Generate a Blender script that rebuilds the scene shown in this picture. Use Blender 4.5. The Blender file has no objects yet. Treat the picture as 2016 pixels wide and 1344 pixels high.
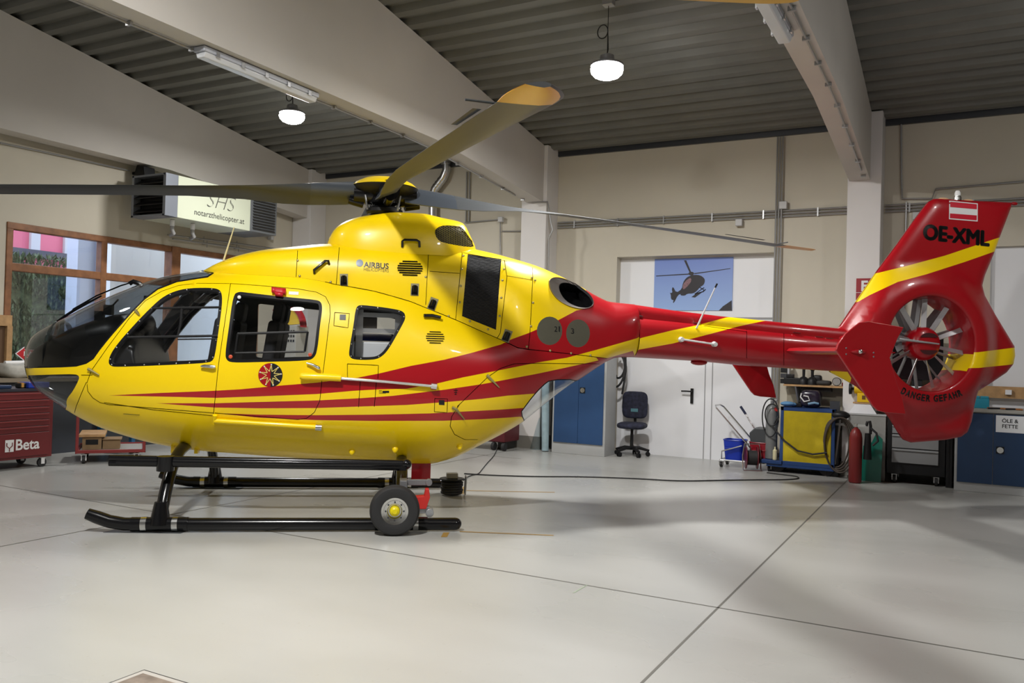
import bpy, bmesh, math, random
import numpy as np
from mathutils import Vector, Matrix
from mathutils.geometry import delaunay_2d_cdt
random.seed(7)
sc = bpy.context.scene
COL = sc.collection
R_ = math.radians

# ------------------------------------------------------------ camera
CAM_H = 1.53; FPX = 1650.0; CX, CY = 1008.0, 672.0
_yaw, _pit, _rol = R_(28.35), R_(0.75), R_(1.62)
_c, _s = math.cos(_yaw), math.sin(_yaw)
FWD = np.array([-_s*math.cos(_pit), _c*math.cos(_pit), math.sin(_pit)])
_r = np.array([_c, _s, 0.0]); _u = np.cross(_r, FWD)
RGT = _r*math.cos(_rol)+_u*math.sin(_rol)
UPV = -_r*math.sin(_rol)+_u*math.cos(_rol)
CAM = np.array([0.0, 0.0, CAM_H])
cd = bpy.data.cameras.new('camera'); cam = bpy.data.objects.new('camera', cd); COL.objects.link(cam)
cd.sensor_fit = 'HORIZONTAL'; cd.sensor_width = 36.0; cd.lens = FPX/2016*36.0
cd.clip_start = 0.05; cd.clip_end = 200
cam.matrix_world = Matrix(((RGT[0], UPV[0], -FWD[0], CAM[0]), (RGT[1], UPV[1], -FWD[1], CAM[1]),
                           (RGT[2], UPV[2], -FWD[2], CAM[2]), (0, 0, 0, 1)))
sc.camera = cam

# ------------------------------------------------------------ world, exposure
w = bpy.data.worlds.new('world'); sc.world = w; w.use_nodes = True
bg = w.node_tree.nodes['Background']
bg.inputs[0].default_value = (0.70, 0.80, 1.0, 1); bg.inputs[1].default_value = 3.8
sc.view_settings.view_transform = 'Standard'; sc.view_settings.look = 'None'
sc.view_settings.gamma = 1.0; sc.view_settings.use_curve_mapping = False
sc.view_settings.exposure = 0.0

# high-bay lamps hang in a regular grid between the beams: (x, y, lens z, watts)
LAMP_W = 190
LAMPS = [(-8.42, 8.87, 4.76, 0.6), (-3.46, 8.40, 4.60, 0.95), (1.5, 8.6, 4.65, 0.12),
         (-8.42, 2.6, 5.3, 0.2), (-3.46, 2.3, 5.3, 1.85), (1.5, 2.3, 5.3, 0.6)]
for (lx, ly, lz, k) in LAMPS:
    ld = bpy.data.lights.new('lamp_light', 'AREA'); ld.shape = 'DISK'; ld.size = 0.36
    ld.energy = LAMP_W*k; ld.color = (1.0, 0.985, 0.955)
    lo = bpy.data.objects.new('lamp_light', ld); COL.objects.link(lo); lo.location = (lx, ly, lz-0.10)

# ------------------------------------------------------------ photo geometry helpers
def ray(x, y):
    return FWD + RGT*(x-CX)/FPX - UPV*(y-CY)/FPX
def on(x, y, ax, v):
    d = ray(x, y); return CAM + d*((v-CAM[ax])/d[ax])
def flo(x, y, z=0.0):
    return on(x, y, 2, z)
def proj(P):
    P = np.asarray(P, float)-CAM; wv = P@FWD
    return CX+FPX*(P@RGT)/wv, CY-FPX*(P@UPV)/wv

# helicopter frame: x aft, y away from the camera, z up, origin on the floor under the mast
TH = R_(36.8); HO = np.array([-4.97, 6.56, 0.0])
HX = np.array([math.cos(TH), math.sin(TH), 0]); HY = np.array([-math.sin(TH), math.cos(TH), 0])
def hp(x, y, yy):
    d = ray(x, y); t = (yy-(CAM-HO)@HY)/(d@HY); P = CAM+d*t-HO
    return np.array([P@HX, yy, P[2]])
def hproj(P):
    P = np.asarray(P, float)
    W = HO + P[..., 0:1]*HX + P[..., 1:2]*HY + P[..., 2:3]*np.array([0, 0, 1.0])
    return proj(W)

# ------------------------------------------------------------ materials
MATS = {}
def mat(name, col, rough=0.5, metal=0.0, coat=0.0, var=0.0, vscale=6.0, bump=0.0, bscale=40.0, spec=0.5, emit=None, es=0.0, rvar=0.0):
    if name in MATS: return MATS[name]
    m = bpy.data.materials.new(name); m.use_nodes = True; nt = m.node_tree; b = nt.nodes['Principled BSDF']
    b.inputs['Base Color'].default_value = (*col, 1); b.inputs['Roughness'].default_value = rough
    b.inputs['Metallic'].default_value = metal; b.inputs['Specular IOR Level'].default_value = spec
    if coat: b.inputs['Coat Weight'].default_value = coat; b.inputs['Coat Roughness'].default_value = 0.04
    if emit: b.inputs['Emission Color'].default_value = (*emit, 1); b.inputs['Emission Strength'].default_value = es
    if var or bump or rvar:
        tc = nt.nodes.new('ShaderNodeTexCoord')
    if var or rvar:
        n = nt.nodes.new('ShaderNodeTexNoise'); n.inputs['Scale'].default_value = vscale; n.inputs['Detail'].default_value = 5
        nt.links.new(tc.outputs['Object'], n.inputs['Vector'])
    if var:
        r = nt.nodes.new('ShaderNodeValToRGB')
        r.color_ramp.elements[0].position = 0.3; r.color_ramp.elements[1].position = 0.7
        r.color_ramp.elements[0].color = (*[max(0, c*(1-var)) for c in col], 1)
        r.color_ramp.elements[1].color = (*[min(1, c*(1+var)) for c in col], 1)
        nt.links.new(n.outputs['Fac'], r.inputs['Fac']); nt.links.new(r.outputs['Color'], b.inputs['Base Color'])
    if rvar:
        mr = nt.nodes.new('ShaderNodeMapRange'); mr.inputs['To Min'].default_value = max(0, rough-rvar); mr.inputs['To Max'].default_value = rough+rvar
        nt.links.new(n.outputs['Fac'], mr.inputs['Value']); nt.links.new(mr.outputs['Result'], b.inputs['Roughness'])
    if bump:
        n2 = nt.nodes.new('ShaderNodeTexNoise'); n2.inputs['Scale'].default_value = bscale; n2.inputs['Detail'].default_value = 4
        nt.links.new(tc.outputs['Object'], n2.inputs['Vector'])
        bp = nt.nodes.new('ShaderNodeBump'); bp.inputs['Strength'].default_value = bump; bp.inputs['Distance'].default_value = 0.01
        nt.links.new(n2.outputs['Fac'], bp.inputs['Height']); nt.links.new(bp.outputs['Normal'], b.inputs['Normal'])
    MATS[name] = m
    return m
def glass(name, tint=(0.9, 0.93, 0.95), rough=0.0, refl=1.0):
    if name in MATS: return MATS[name]
    m = bpy.data.materials.new(name); m.use_nodes = True; nt = m.node_tree; nt.nodes.clear()
    o = nt.nodes.new('ShaderNodeOutputMaterial'); mx = nt.nodes.new('ShaderNodeMixShader')
    tr = nt.nodes.new('ShaderNodeBsdfTransparent'); tr.inputs[0].default_value = (*tint, 1)
    gl = nt.nodes.new('ShaderNodeBsdfGlossy'); gl.inputs['Roughness'].default_value = rough; gl.inputs['Color'].default_value = (refl, refl, refl, 1)
    lw = nt.nodes.new('ShaderNodeLayerWeight'); lw.inputs[0].default_value = 0.5
    pw = nt.nodes.new('ShaderNodeMath'); pw.operation = 'POWER'; pw.inputs[1].default_value = 5.0
    fr = nt.nodes.new('ShaderNodeMath'); fr.operation = 'MULTIPLY_ADD'; fr.inputs[1].default_value = 0.93; fr.inputs[2].default_value = 0.06
    nt.links.new(lw.outputs['Facing'], pw.inputs[0]); nt.links.new(pw.outputs[0], fr.inputs[0])
    nt.links.new(fr.outputs[0], mx.inputs[0]); nt.links.new(tr.outputs[0], mx.inputs[1]); nt.links.new(gl.outputs[0], mx.inputs[2])
    nt.links.new(mx.outputs[0], o.inputs[0]); MATS[name] = m
    return m

# ------------------------------------------------------------ objects
def tag(o, label=None, cat=None, group=None, kind=None):
    if label: o['label'] = label
    if cat: o['category'] = cat
    if group: o['group'] = group
    if kind: o['kind'] = kind
    return o
def thing(name, label, cat, loc=(0, 0, 0), rz=0.0, group=None):
    o = bpy.data.objects.new(name, None); COL.objects.link(o); o.empty_display_size = 0.1
    o.location = tuple(float(v) for v in loc); o.rotation_euler = (0, 0, rz)
    return tag(o, label, cat, group)
def copy_tree(o, parent=None):
    c = o.copy(); COL.objects.link(c)
    if parent is not None: c.parent = parent
    for ch in list(o.children): copy_tree(ch, c)
    return c

def ortho(d):
    d = Vector(d).normalized()
    a = Vector((0, 0, 1)) if abs(d.z) < 0.9 else Vector((1, 0, 0))
    e1 = d.cross(a).normalized(); e2 = d.cross(e1).normalized()
    return d, e1, e2

class MB:
    def __init__(s): s.v = []; s.f = []; s.m = []
    def add(s, vs, fs, m=0):
        o = len(s.v); s.v += [tuple(float(c) for c in p) for p in vs]
        for f in fs: s.f.append([o+i for i in f]); s.m.append(m)
        return s
    def box(s, x0, x1, y0, y1, z0, z1, m=0):
        vs = [(x0, y0, z0), (x1, y0, z0), (x1, y1, z0), (x0, y1, z0), (x0, y0, z1), (x1, y0, z1), (x1, y1, z1), (x0, y1, z1)]
        return s.add(vs, [(0, 3, 2, 1), (4, 5, 6, 7), (0, 1, 5, 4), (1, 2, 6, 5), (2, 3, 7, 6), (3, 0, 4, 7)], m)
    def obox(s, c, sx, sy, sz, rot=(0, 0, 0), m=0):
        from mathutils import Euler
        M = Euler(rot).to_matrix(); c = Vector(c)
        vs = [c+M@Vector((a*sx/2, b*sy/2, d*sz/2)) for d in (-1, 1) for a, b in ((-1, -1), (1, -1), (1, 1), (-1, 1))]
        return s.add(vs, [(0, 3, 2, 1), (4, 5, 6, 7), (0, 1, 5, 4), (1, 2, 6, 5), (2, 3, 7, 6), (3, 0, 4, 7)], m)
    def cyl(s, a, b, r, r2=None, n=20, m=0, cap=True):
        r2 = r if r2 is None else r2
        a, b = Vector(a), Vector(b); d, e1, e2 = ortho(b-a); vs = []
        for p, rr in ((a, r), (b, r2)):
            for i in range(n):
                t = 2*math.pi*i/n; vs.append(p+e1*math.cos(t)*rr+e2*math.sin(t)*rr)
        fs = [(i, (i+1) % n, n+(i+1) % n, n+i) for i in range(n)]
        if cap: fs += [tuple(reversed(range(n))), tuple(range(n, 2*n))]
        return s.add(vs, fs, m)
    def tube(s, pts, r, n=10, m=0, cap=True, closed=False, flat=1.0):
        P = [Vector(p) for p in pts]; k = len(P); vs = []; rs = r if hasattr(r, '__len__') else [r]*k
        pe = None
        for i in range(k):
            if closed: d = P[(i+1) % k]-P[i-1]
            else: d = P[min(i+1, k-1)]-P[max(i-1, 0)]
            if d.length < 1e-9: d = Vector((0, 0, 1))
            d.normalize()
            if pe is None: _, e1, _ = ortho(d)
            else:
                e1 = pe-d*pe.dot(d)
                if e1.length < 1e-6: _, e1, _ = ortho(d)
                e1.normalize()
            pe = e1; e2 = d.cross(e1)
            for j in range(n):
                t = 2*math.pi*j/n; vs.append(P[i]+(e1*math.cos(t)+e2*math.sin(t)*flat)*rs[i])
        fs = []
        for i in range(k if closed else k-1):
            a = i*n; b = ((i+1) % k)*n
            for j in range(n): fs.append((a+j, a+(j+1) % n, b+(j+1) % n, b+j))
        if cap and not closed: fs += [tuple(reversed(range(n))), tuple(range((k-1)*n, k*n))]
        return s.add(vs, fs, m)
    def lathe(s, prof, c=(0, 0, 0), ax=(0, 0, 1), n=28, m=0, cap=True):
        # prof: (radius, distance along axis)
        c = Vector(c); d, e1, e2 = ortho(ax); vs = []; fs = []; k = len(prof)
        for (rr, h) in prof:
            for j in range(n):
                t = 2*math.pi*j/n; vs.append(c+d*h+(e1*math.cos(t)+e2*math.sin(t))*rr)
        for i in range(k-1):
            for j in range(n): fs.append((i*n+j, i*n+(j+1) % n, (i+1)*n+(j+1) % n, (i+1)*n+j))
        if cap and prof[0][0] > 1e-6: fs.append(tuple(reversed(range(n))))
        if cap and prof[-1][0] > 1e-6: fs.append(tuple(range((k-1)*n, k*n)))
        return s.add(vs, fs, m)
    def prism(s, poly, fn, m=0):
        # poly in 2D, fn(a,b,side) -> 3D for side 0/1
        n = len(poly); vs = [fn(a, b, 0) for a, b in poly]+[fn(a, b, 1) for a, b in poly]
        return s.add(vs, [tuple(reversed(range(n))), tuple(range(n, 2*n))]+[(i, (i+1) % n, n+(i+1) % n, n+i) for i in range(n)], m)
    def ball(s, c, r, n=16, k=10, sx=1, sy=1, sz=1, m=0):
        vs = []; fs = []
        for i in range(k+1):
            a = math.pi*i/k
            for j in range(n):
                t = 2*math.pi*j/n
                vs.append((c[0]+r*sx*math.sin(a)*math.cos(t), c[1]+r*sy*math.sin(a)*math.sin(t), c[2]+r*sz*math.cos(a)))
        for i in range(k):
            for j in range(n): fs.append((i*n+j, (i+1)*n+j, (i+1)*n+(j+1) % n, i*n+(j+1) % n))
        return s.add(vs, fs, m)
    def comps(s):
        par = list(range(len(s.v)))
        def fd(i):
            while par[i] != i: par[i] = par[par[i]]; i = par[i]
            return i
        key = {}
        for i, p in enumerate(s.v):
            k = (round(p[0], 5), round(p[1], 5), round(p[2], 5))
            if k in key: par[fd(i)] = fd(key[k])
            else: key[k] = i
        for f in s.f:
            for j in f[1:]: par[fd(j)] = fd(f[0])
        out = {}
        for f, m_ in zip(s.f, s.m):
            b = out.setdefault(fd(f[0]), MB()); b.add([s.v[i] for i in f], [tuple(range(len(f)))], m_)
        return list(out.values())
    def build(s, name, mats, parent=None, bevel=0.0, seg=2, angle=38, label=None, each=False):
        if each:
            return [c.build(name, mats, parent, bevel, seg, angle, label) for c in s.comps()]
        me = bpy.data.meshes.new(name); me.from_pydata(s.v, [], s.f)
        mats = mats if isinstance(mats, (list, tuple)) else [mats]
        for x in mats: me.materials.append(x)
        if len(mats) > 1: me.polygons.foreach_set('material_index', s.m)
        bm = bmesh.new(); bm.from_mesh(me)
        bmesh.ops.remove_doubles(bm, verts=bm.verts, dist=1e-6)
        bmesh.ops.recalc_face_normals(bm, faces=bm.faces); bm.to_mesh(me); bm.free()
        me.polygons.foreach_set('use_smooth', [True]*len(me.polygons))
        me.set_sharp_from_angle(angle=R_(angle)); me.update()
        o = bpy.data.objects.new(name, me); COL.objects.link(o)
        if parent is not None: o.parent = parent
        if bevel:
            md = o.modifiers.new('bevel', 'BEVEL'); md.width = bevel; md.segments = seg; md.limit_method = 'ANGLE'; md.angle_limit = R_(40); md.harden_normals = True
        if label: o['label'] = label
        return o

def text2d(body, size=1.0, offset=0.0, align='CENTER', shear=0.0, space=1.0, bold=0.0):
    if bold:
        vs, fs = text2d(body, size, offset, align, shear, space); V = []; Fs = []
        for dx, dy in ((-1, 0), (1, 0), (0, .7), (0, -.7), (0.7, 0.5), (-.7, -.5), (.7, -.5), (-.7, .5)):
            o = len(V); V += [(a+dx*bold, b+dy*bold) for a, b in vs]; Fs += [tuple(o+i for i in f) for f in fs]
        return V, Fs
    cu = bpy.data.curves.new('txt', 'FONT'); cu.body = body; cu.size = size; cu.offset = offset
    cu.align_x = align; cu.shear = shear; cu.space_character = space; cu.resolution_u = 4
    o = bpy.data.objects.new('txt', cu); COL.objects.link(o)
    bpy.context.view_layer.update()
    me = bpy.data.meshes.new_from_object(o.evaluated_get(bpy.context.evaluated_depsgraph_get()))
    vs = [(v.co.x, v.co.y) for v in me.vertices]; fs = [tuple(p.vertices) for p in me.polygons]
    bpy.data.objects.remove(o); bpy.data.curves.remove(cu); bpy.data.meshes.remove(me)
    return vs, fs
def write(name, body, fn, m, parent, **kw):
    vs, fs = text2d(body, **kw); b = MB(); b.add([fn(a, c) for a, c in vs], fs)
    return b.build(name, m, parent)
# ============================================================ the hangar
M_wall = mat('wall_cream', (0.56, 0.52, 0.43), 0.7, var=0.05, vscale=0.8, bump=0.05, bscale=120)
M_col = mat('column_white', (0.70, 0.68, 0.67), 0.6, var=0.03, vscale=1.5)
M_beam = mat('beam_paint', (0.57, 0.54, 0.50), 0.6, var=0.05, vscale=0.9)
M_white = mat('white_paint', (0.78, 0.79, 0.82), 0.45, var=0.03, vscale=1.2)
M_deck = mat('roof_deck', (0.14, 0.14, 0.125), 0.5, var=0.1, vscale=2.0)
M_dark = mat('dark_steel', (0.03, 0.033, 0.04), 0.4)
M_conduit = mat('conduit_grey', (0.34, 0.34, 0.34), 0.35, metal=0.5)
M_black = mat('black_plastic', (0.009, 0.009, 0.010), 0.45, spec=0.3)
M_rubber = mat('rubber', (0.018, 0.018, 0.019), 0.7, bump=0.1)
M_steel = mat('steel', (0.6, 0.6, 0.6), 0.25, metal=1.0)
M_wood = mat('window_wood', (0.26, 0.11, 0.045), 0.45, var=0.25, vscale=9)
M_paper = mat('paper', (0.8, 0.82, 0.85), 0.6)

# ---- floor: grey epoxy with joints
def floor_material():
    m = bpy.data.materials.new('epoxy_floor'); m.use_nodes = True; nt = m.node_tree; b = nt.nodes['Principled BSDF']
    tc = nt.nodes.new('ShaderNodeTexCoord'); mp = nt.nodes.new('ShaderNodeMapping'); mp.inputs['Scale'].default_value = (0.35, 0.7, 1)
    n1 = nt.nodes.new('ShaderNodeTexNoise'); n1.inputs['Scale'].default_value = 1.0; n1.inputs['Detail'].default_value = 4
    nt.links.new(tc.outputs['Object'], mp.inputs['Vector']); nt.links.new(mp.outputs[0], n1.inputs['Vector'])
    r = nt.nodes.new('ShaderNodeValToRGB'); r.color_ramp.elements[0].position = 0.32; r.color_ramp.elements[1].position = 0.68
    r.color_ramp.elements[0].color = (0.36, 0.36, 0.34, 1); r.color_ramp.elements[1].color = (0.45, 0.45, 0.43, 1)
    nt.links.new(n1.outputs['Fac'], r.inputs['Fac'])
    n2 = nt.nodes.new('ShaderNodeTexNoise'); n2.inputs['Scale'].default_value = 26; n2.inputs['Detail'].default_value = 8
    nt.links.new(tc.outputs['Object'], n2.inputs['Vector'])
    r2 = nt.nodes.new('ShaderNodeValToRGB'); r2.color_ramp.elements[0].position = 0.27; r2.color_ramp.elements[1].position = 0.34
    r2.color_ramp.elements[0].color = (0.93, 0.92, 0.90, 1); r2.color_ramp.elements[1].color = (1, 1, 1, 1)
    nt.links.new(n2.outputs['Fac'], r2.inputs['Fac'])
    mx = nt.nodes.new('ShaderNodeMix'); mx.data_type = 'RGBA'; mx.blend_type = 'MULTIPLY'; mx.inputs[0].default_value = 1
    nt.links.new(r.outputs[0], mx.inputs[6]); nt.links.new(r2.outputs[0], mx.inputs[7]); nt.links.new(mx.outputs[2], b.inputs['Base Color'])
    mr = nt.nodes.new('ShaderNodeMapRange'); mr.inputs['To Min'].default_value = 0.16; mr.inputs['To Max'].default_value = 0.42
    nt.links.new(n1.outputs['Fac'], mr.inputs['Value']); nt.links.new(mr.outputs[0], b.inputs['Roughness'])
    b.inputs['Specular IOR Level'].default_value = 0.5
    return m
M_floor = floor_material()
X0, X1, Y0, YW = -11.3, 9.0, -6.0, 12.43
def struct(name, mb, m, parent=None, **k):
    o = mb.build(name, m, parent, **k)
    if parent is None: o['kind'] = 'structure'
    return o
struct('floor', MB().box(X0-0.3, X1+0.3, Y0-0.3, YW+0.6, -0.2, 0.0), M_floor)
# joints in the floor
jb = MB()
def joint(p, q, wd=0.007):
    p = np.array(p[:2]); q = np.array(q[:2]); d = (q-p)/np.linalg.norm(q-p); n = np.array([-d[1], d[0]])*wd
    jb.add([(*(p+n), 0.0012), (*(p-n), 0.0012), (*(q-n), 0.0012), (*(q+n), 0.0012)], [(0, 1, 2, 3)])
joint((-1.30, Y0), (-1.30, 12.4)); joint((X0, 5.17), (X1, 5.17)); joint((-6.2, Y0), (-6.2, 12.4)); joint((X0, 10.75), (-5.6, 10.75))
struct('trim_3', jb, mat('floor_joint', (0.12, 0.115, 0.10), 0.6))

# ---- back wall with two white door recesses
DX0, DX1, DZ = -4.86, -2.43, 3.085
EX0, EX1, EZ = 0.28, 4.0, 3.07
wb = MB()
wb.box(X0, DX0, YW, YW+0.4, 0, 5.2); wb.box(DX0, DX1, YW, YW+0.4, DZ, 5.2); wb.box(DX1, EX0, YW, YW+0.4, 0, 5.2)
wb.box(EX0, EX1, YW, YW+0.4, EZ, 5.2); wb.box(EX1, X1, YW, YW+0.4, 0, 5.2)
struct('wall_back', wb, M_wall)
d1 = struct('door_1', MB().box(DX0, DX1, YW+0.17, YW+0.25, 0, DZ), M_white)
dk = MB()
for xx in (-3.45, -3.34): dk.box(xx-0.006, xx+0.006, YW+0.163, YW+0.171, 0.0, 2.12)
dk.box(DX0, DX1, YW+0.163, YW+0.171, 2.12, 2.15)
dk.build('door_gap', mat('gap_grey', (0.3, 0.3, 0.31), 0.6), d1)
hb = MB(); hx, hz = on(1362, 776, 1, YW+0.15)[0], on(1362, 776, 1, YW+0.15)[2]
hb.box(hx-0.022, hx+0.022, YW+0.145, YW+0.17, hz-0.14, hz+0.09)
hb.cyl((hx, YW+0.15, hz+0.045), (hx, YW+0.09, hz+0.045), 0.012, m=0); hb.tube([(hx, YW+0.095, hz+0.045), (hx-0.06, YW+0.09, hz+0.047), (hx-0.15, YW+0.095, hz+0.045)], 0.012)
hb.build('door_handle', M_black, d1, bevel=0.004)
d2 = struct('door_2', MB().box(EX0, EX1, YW+0.06, YW+0.14, 0, EZ), M_white)

# ---- side, front walls
GW0, GW1, GZ0, GZ1 = 6.62, 11.2, 1.13, 3.09    # window opening in the left wall
wl = MB()
wl.box(X0-0.3, X0, Y0, GW0, 0, 7.8); wl.box(X0-0.3, X0, GW1, YW+0.4, 0, 7.8); wl.box(X0-0.3, X0, GW0, GW1, 0, GZ0); wl.box(X0-0.3, X0, GW0, GW1, GZ1, 7.8)
struct('wall_left', wl, M_wall)
struct('wall_right', MB().box(X1, X1+0.3, Y0, YW+0.4, 0, 7.8), M_wall)
struct('wall_front', MB().box(X0-0.3, X1+0.3, Y0-0.3, Y0, 0, 7.9), mat('gate_white', (0.5, 0.5, 0.5), 0.5))

# ---- window frames, left wall
win = MB(); fx0, fx1 = X0-0.12, X0+0.02
def fr(y0, y1, z0, z1, a=fx0, b=fx1): win.box(a, b, y0, y1, z0, z1)
fr(GW0, GW1, GZ1-0.09, GZ1); fr(GW0, GW1, GZ0, GZ0+0.09); fr(GW0+0.002, GW0+0.09, GZ0+0.02, GZ1-0.02, fx0+0.004, fx1-0.004); fr(GW1-0.09, GW1-0.002, GZ0+0.02, GZ1-0.02, fx0+0.004, fx1-0.004)
for yy in (8.07,): fr(yy-0.05, yy+0.05, GZ0+0.02, GZ1-0.02, fx0+0.006, fx1-0.006)
fr(9.25, 9.42, GZ0, GZ1, X0-0.14, X0+0.05)
fr(GW0+0.02, 9.25, 2.44, 2.55, fx0+0.012, fx1-0.012)
wo = struct('window_1', win, M_wood, bevel=0.01)
MB().box(X0-0.09, X0-0.08, GW0, GW1, GZ0, GZ1).build('window_pane', glass('window_glass', (0.93, 0.96, 0.97)), wo)
MB().box(X0, X0+0.14, GW0-0.05, GW1+0.05, GZ0-0.05, GZ0-0.005).build('window_sill', mat('sill', (0.05, 0.05, 0.05), 0.5), wo)

# ---- columns
for i, (cx0, cx1) in enumerate(((-11.29, -10.85), (-6.37, -5.92), (-1.42, -1.0))):
    o = MB().box(cx0, cx1, 12.0, YW, 0, 4.87).build('column', M_col, bevel=0.01)
    tag(o, ['white concrete column in the hangar corner beside the window wall', 'white concrete column left of the poster door', 'white concrete column behind the helicopter tail fin'][i], 'column', kind='structure')

bb = MB(); M_pl = mat('plinth_grey', (0.20, 0.19, 0.17), 0.6)
for a_, b_ in ((X0, DX0), (DX1, EX0), (EX1, X1)): bb.box(a_, b_, YW-0.006, YW, 0, 0.2)
for a_, b_ in ((-6.375, -5.915), (-1.425, -0.995)): bb.box(a_, b_, 11.994, YW, 0, 0.2)
struct('baseboard_back', bb, M_pl)
# ---- roof deck, beams
def roofz(y): return 4.86+0.150*(12.0-y)
rb = MB(); pitch = 0.28; prof = []
y = YW+0.35
while y > Y0-0.4:
    prof += [(y, 0.0), (y-0.10, 0.0), (y-0.135, 0.07), (y-0.245, 0.07)]; y -= pitch
vs = []; 
for (yy, h) in prof:
    z = roofz(yy)+h; vs += [(X0-0.3, yy, z), (X1+0.3, yy, z)]
rb.add(vs, [(2*i, 2*i+1, 2*i+3, 2*i+2) for i in range(len(prof)-1)])
rb.add([(X0-0.3, YW+0.6, roofz(YW+0.6)+0.25), (X1+0.3, YW+0.6, roofz(YW+0.6)+0.25), (X1+0.3, Y0-0.6, roofz(Y0-0.6)+0.25), (X0-0.3, Y0-0.6, roofz(Y0-0.6)+0.25)], [(0, 1, 2, 3)])
struct('ceiling', rb, M_deck, angle=20)
struct('trim_1', MB().box(X0, X1, YW-0.05, YW, 4.76, 4.92), M_dark)
def beam(x0, x1, label):
    b = MB(); ys = [Y0, 8.9, 10.4, 12.0]; zs = [4.23, 4.22, 4.10, 3.955]
    for i in range(3):
        b.add([(x0, ys[i], zs[i]), (x1, ys[i], zs[i]), (x1, ys[i+1], zs[i+1]), (x0, ys[i+1], zs[i+1]),
               (x0, ys[i], roofz(ys[i])), (x1, ys[i], roofz(ys[i])), (x1, ys[i+1], roofz(ys[i+1])), (x0, ys[i+1], roofz(ys[i+1]))],
              [(0, 1, 2, 3), (0, 4, 7, 3)[::-1], (1, 2, 6, 5), (4, 7, 6, 5)]+([(0, 1, 5, 4)] if i == 0 else [])+([(3, 2, 6, 7)] if i == 2 else []))
    o = b.build('roof_beam', M_beam, angle=20)
    tag(o, label, 'beam', kind='structure'); return o
beam(-11.22, -10.93, 'concrete roof beam against the window wall')
bm1 = beam(-6.27, -5.98, 'concrete roof beam over the main rotor')
bm2 = beam(-1.40, -1.14, 'concrete roof beam above the tail boom')

# ---- lamps
M_lamp = mat('lamp_lens', (1, 1, 1), 0.4, emit=(1.0, 0.98, 0.96), es=60)
def lamp(lx, ly, lz, label):
    t = thing('pendant_lamp', label, 'lamp', (lx, ly, lz), group='high-bay lamps under the roof deck')
    MB().lathe([(0.0, -0.085), (0.08, -0.078), (0.135, -0.055), (0.168, -0.02), (0.178, 0.02), (0.16, 0.05)], n=36).build('lamp_lens', M_lamp, t)
    MB().lathe([(0.165, 0.045), (0.18, 0.055), (0.178, 0.075), (0.12, 0.10), (0.08, 0.12), (0.075, 0.17), (0.03, 0.19), (0, 0.19)], n=36).build('lamp_housing', mat('lamp_alu', (0.35, 0.35, 0.37), 0.35, metal=0.7), t)
    zt = roofz(ly)-lz
    MB().tube([(0, 0, 0.19), (0, 0, zt)], 0.004, n=6).build('chain', M_black, t)
    lp = [(0.012*math.cos(a)+0.0, 0.0, 0.19+0.05*k) for k, a in enumerate((0, 1, 2))]
    loop = [(-0.06+0.06*math.cos(a), 0, zt*0.55+0.075*math.sin(a)) for a in np.linspace(0, 2*math.pi, 20)]
    MB().tube(loop, 0.006, n=6, closed=False).tube([(0, 0, zt*0.55), (0.01, 0, zt*0.3), (0.0, 0.0, 0.19)], 0.005, n=6).build('cable', M_black, t)
    MB().box(-0.06, 0.06, -0.05, 0.05, zt-0.09, zt-0.005).build('mount_box', M_conduit, t, bevel=0.01)
lamp(*LAMPS[0][:3], 'glowing white high-bay lamp hanging left of the main rotor below the fluorescent fixture')
lamp(*LAMPS[1][:3], 'glowing white high-bay lamp hanging above the helicopter exhaust')
lamp(*LAMPS[2][:3], 'high-bay lamp hanging in the bay right of the tail fin')
for L, q in zip(LAMPS[3:], ('left of', 'ahead of', 'right of')):
    lamp(*L[:3], 'high-bay lamp hanging over the near half of the hangar floor, '+q+' the photographer')
# fluorescent fixtures under the beams
def tubelight(x, y0, y1, z, label):
    t = thing('fluorescent_fixture', label, 'light fixture', (x, y0, z), group='fluorescent fixtures under the beams')
    L = y1-y0
    MB().box(-0.07, 0.07, 0, L, -0.05, 0.0).build('fixture_base', mat('fixture_grey', (0.42, 0.44, 0.5), 0.4), t, bevel=0.01)
    MB().prism([(-0.065, -0.05), (-0.045, -0.10), (0.045, -0.10), (0.065, -0.05)], lambda a, b, k: (a, 0.02+k*(L-0.04), b)).build('diffuser', mat('diffuser', (0.65, 0.67, 0.7), 0.15), t, bevel=0.01)
    c = MB()
    for k in range(5):
        for sx in (-1, 1): c.box(sx*0.075-0.006, sx*0.075+0.006, L*(0.1+0.2*k)-0.02, L*(0.1+0.2*k)+0.02, -0.065, -0.02)
    c.build('clip', M_steel, t, each=True)
a = on(432, 92, 2, 4.12); b2 = on(645, 183, 2, 4.12)
tubelight(-6.13, 5.25, 6.78, 4.215, 'long grey fluorescent fixture under the beam over the rotor')
tubelight(-1.34, 5.6, 7.05, 4.215, 'fluorescent fixture under the beam above the tail boom')
# cable trunk strips under the beams
for bx, bo in ((-6.22, bm1), (-1.20, bm2)):
    t = MB(); zz = lambda y: 4.21 if y < 8.9 else (4.21-0.08*(y-8.9))-0.005
    ys = list(np.arange(0.5, 11.9, 0.5)); t.tube([(bx, yy, zz(yy)-0.012) for yy in ys], 0.011, n=6)
    for yy in np.arange(0.7, 11.8, 0.65): t.box(bx-0.03, bx+0.03, yy-0.012, yy+0.012, zz(yy)-0.03, zz(yy)+0.004)
    t.build('cable_strip', M_conduit, bo)

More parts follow.
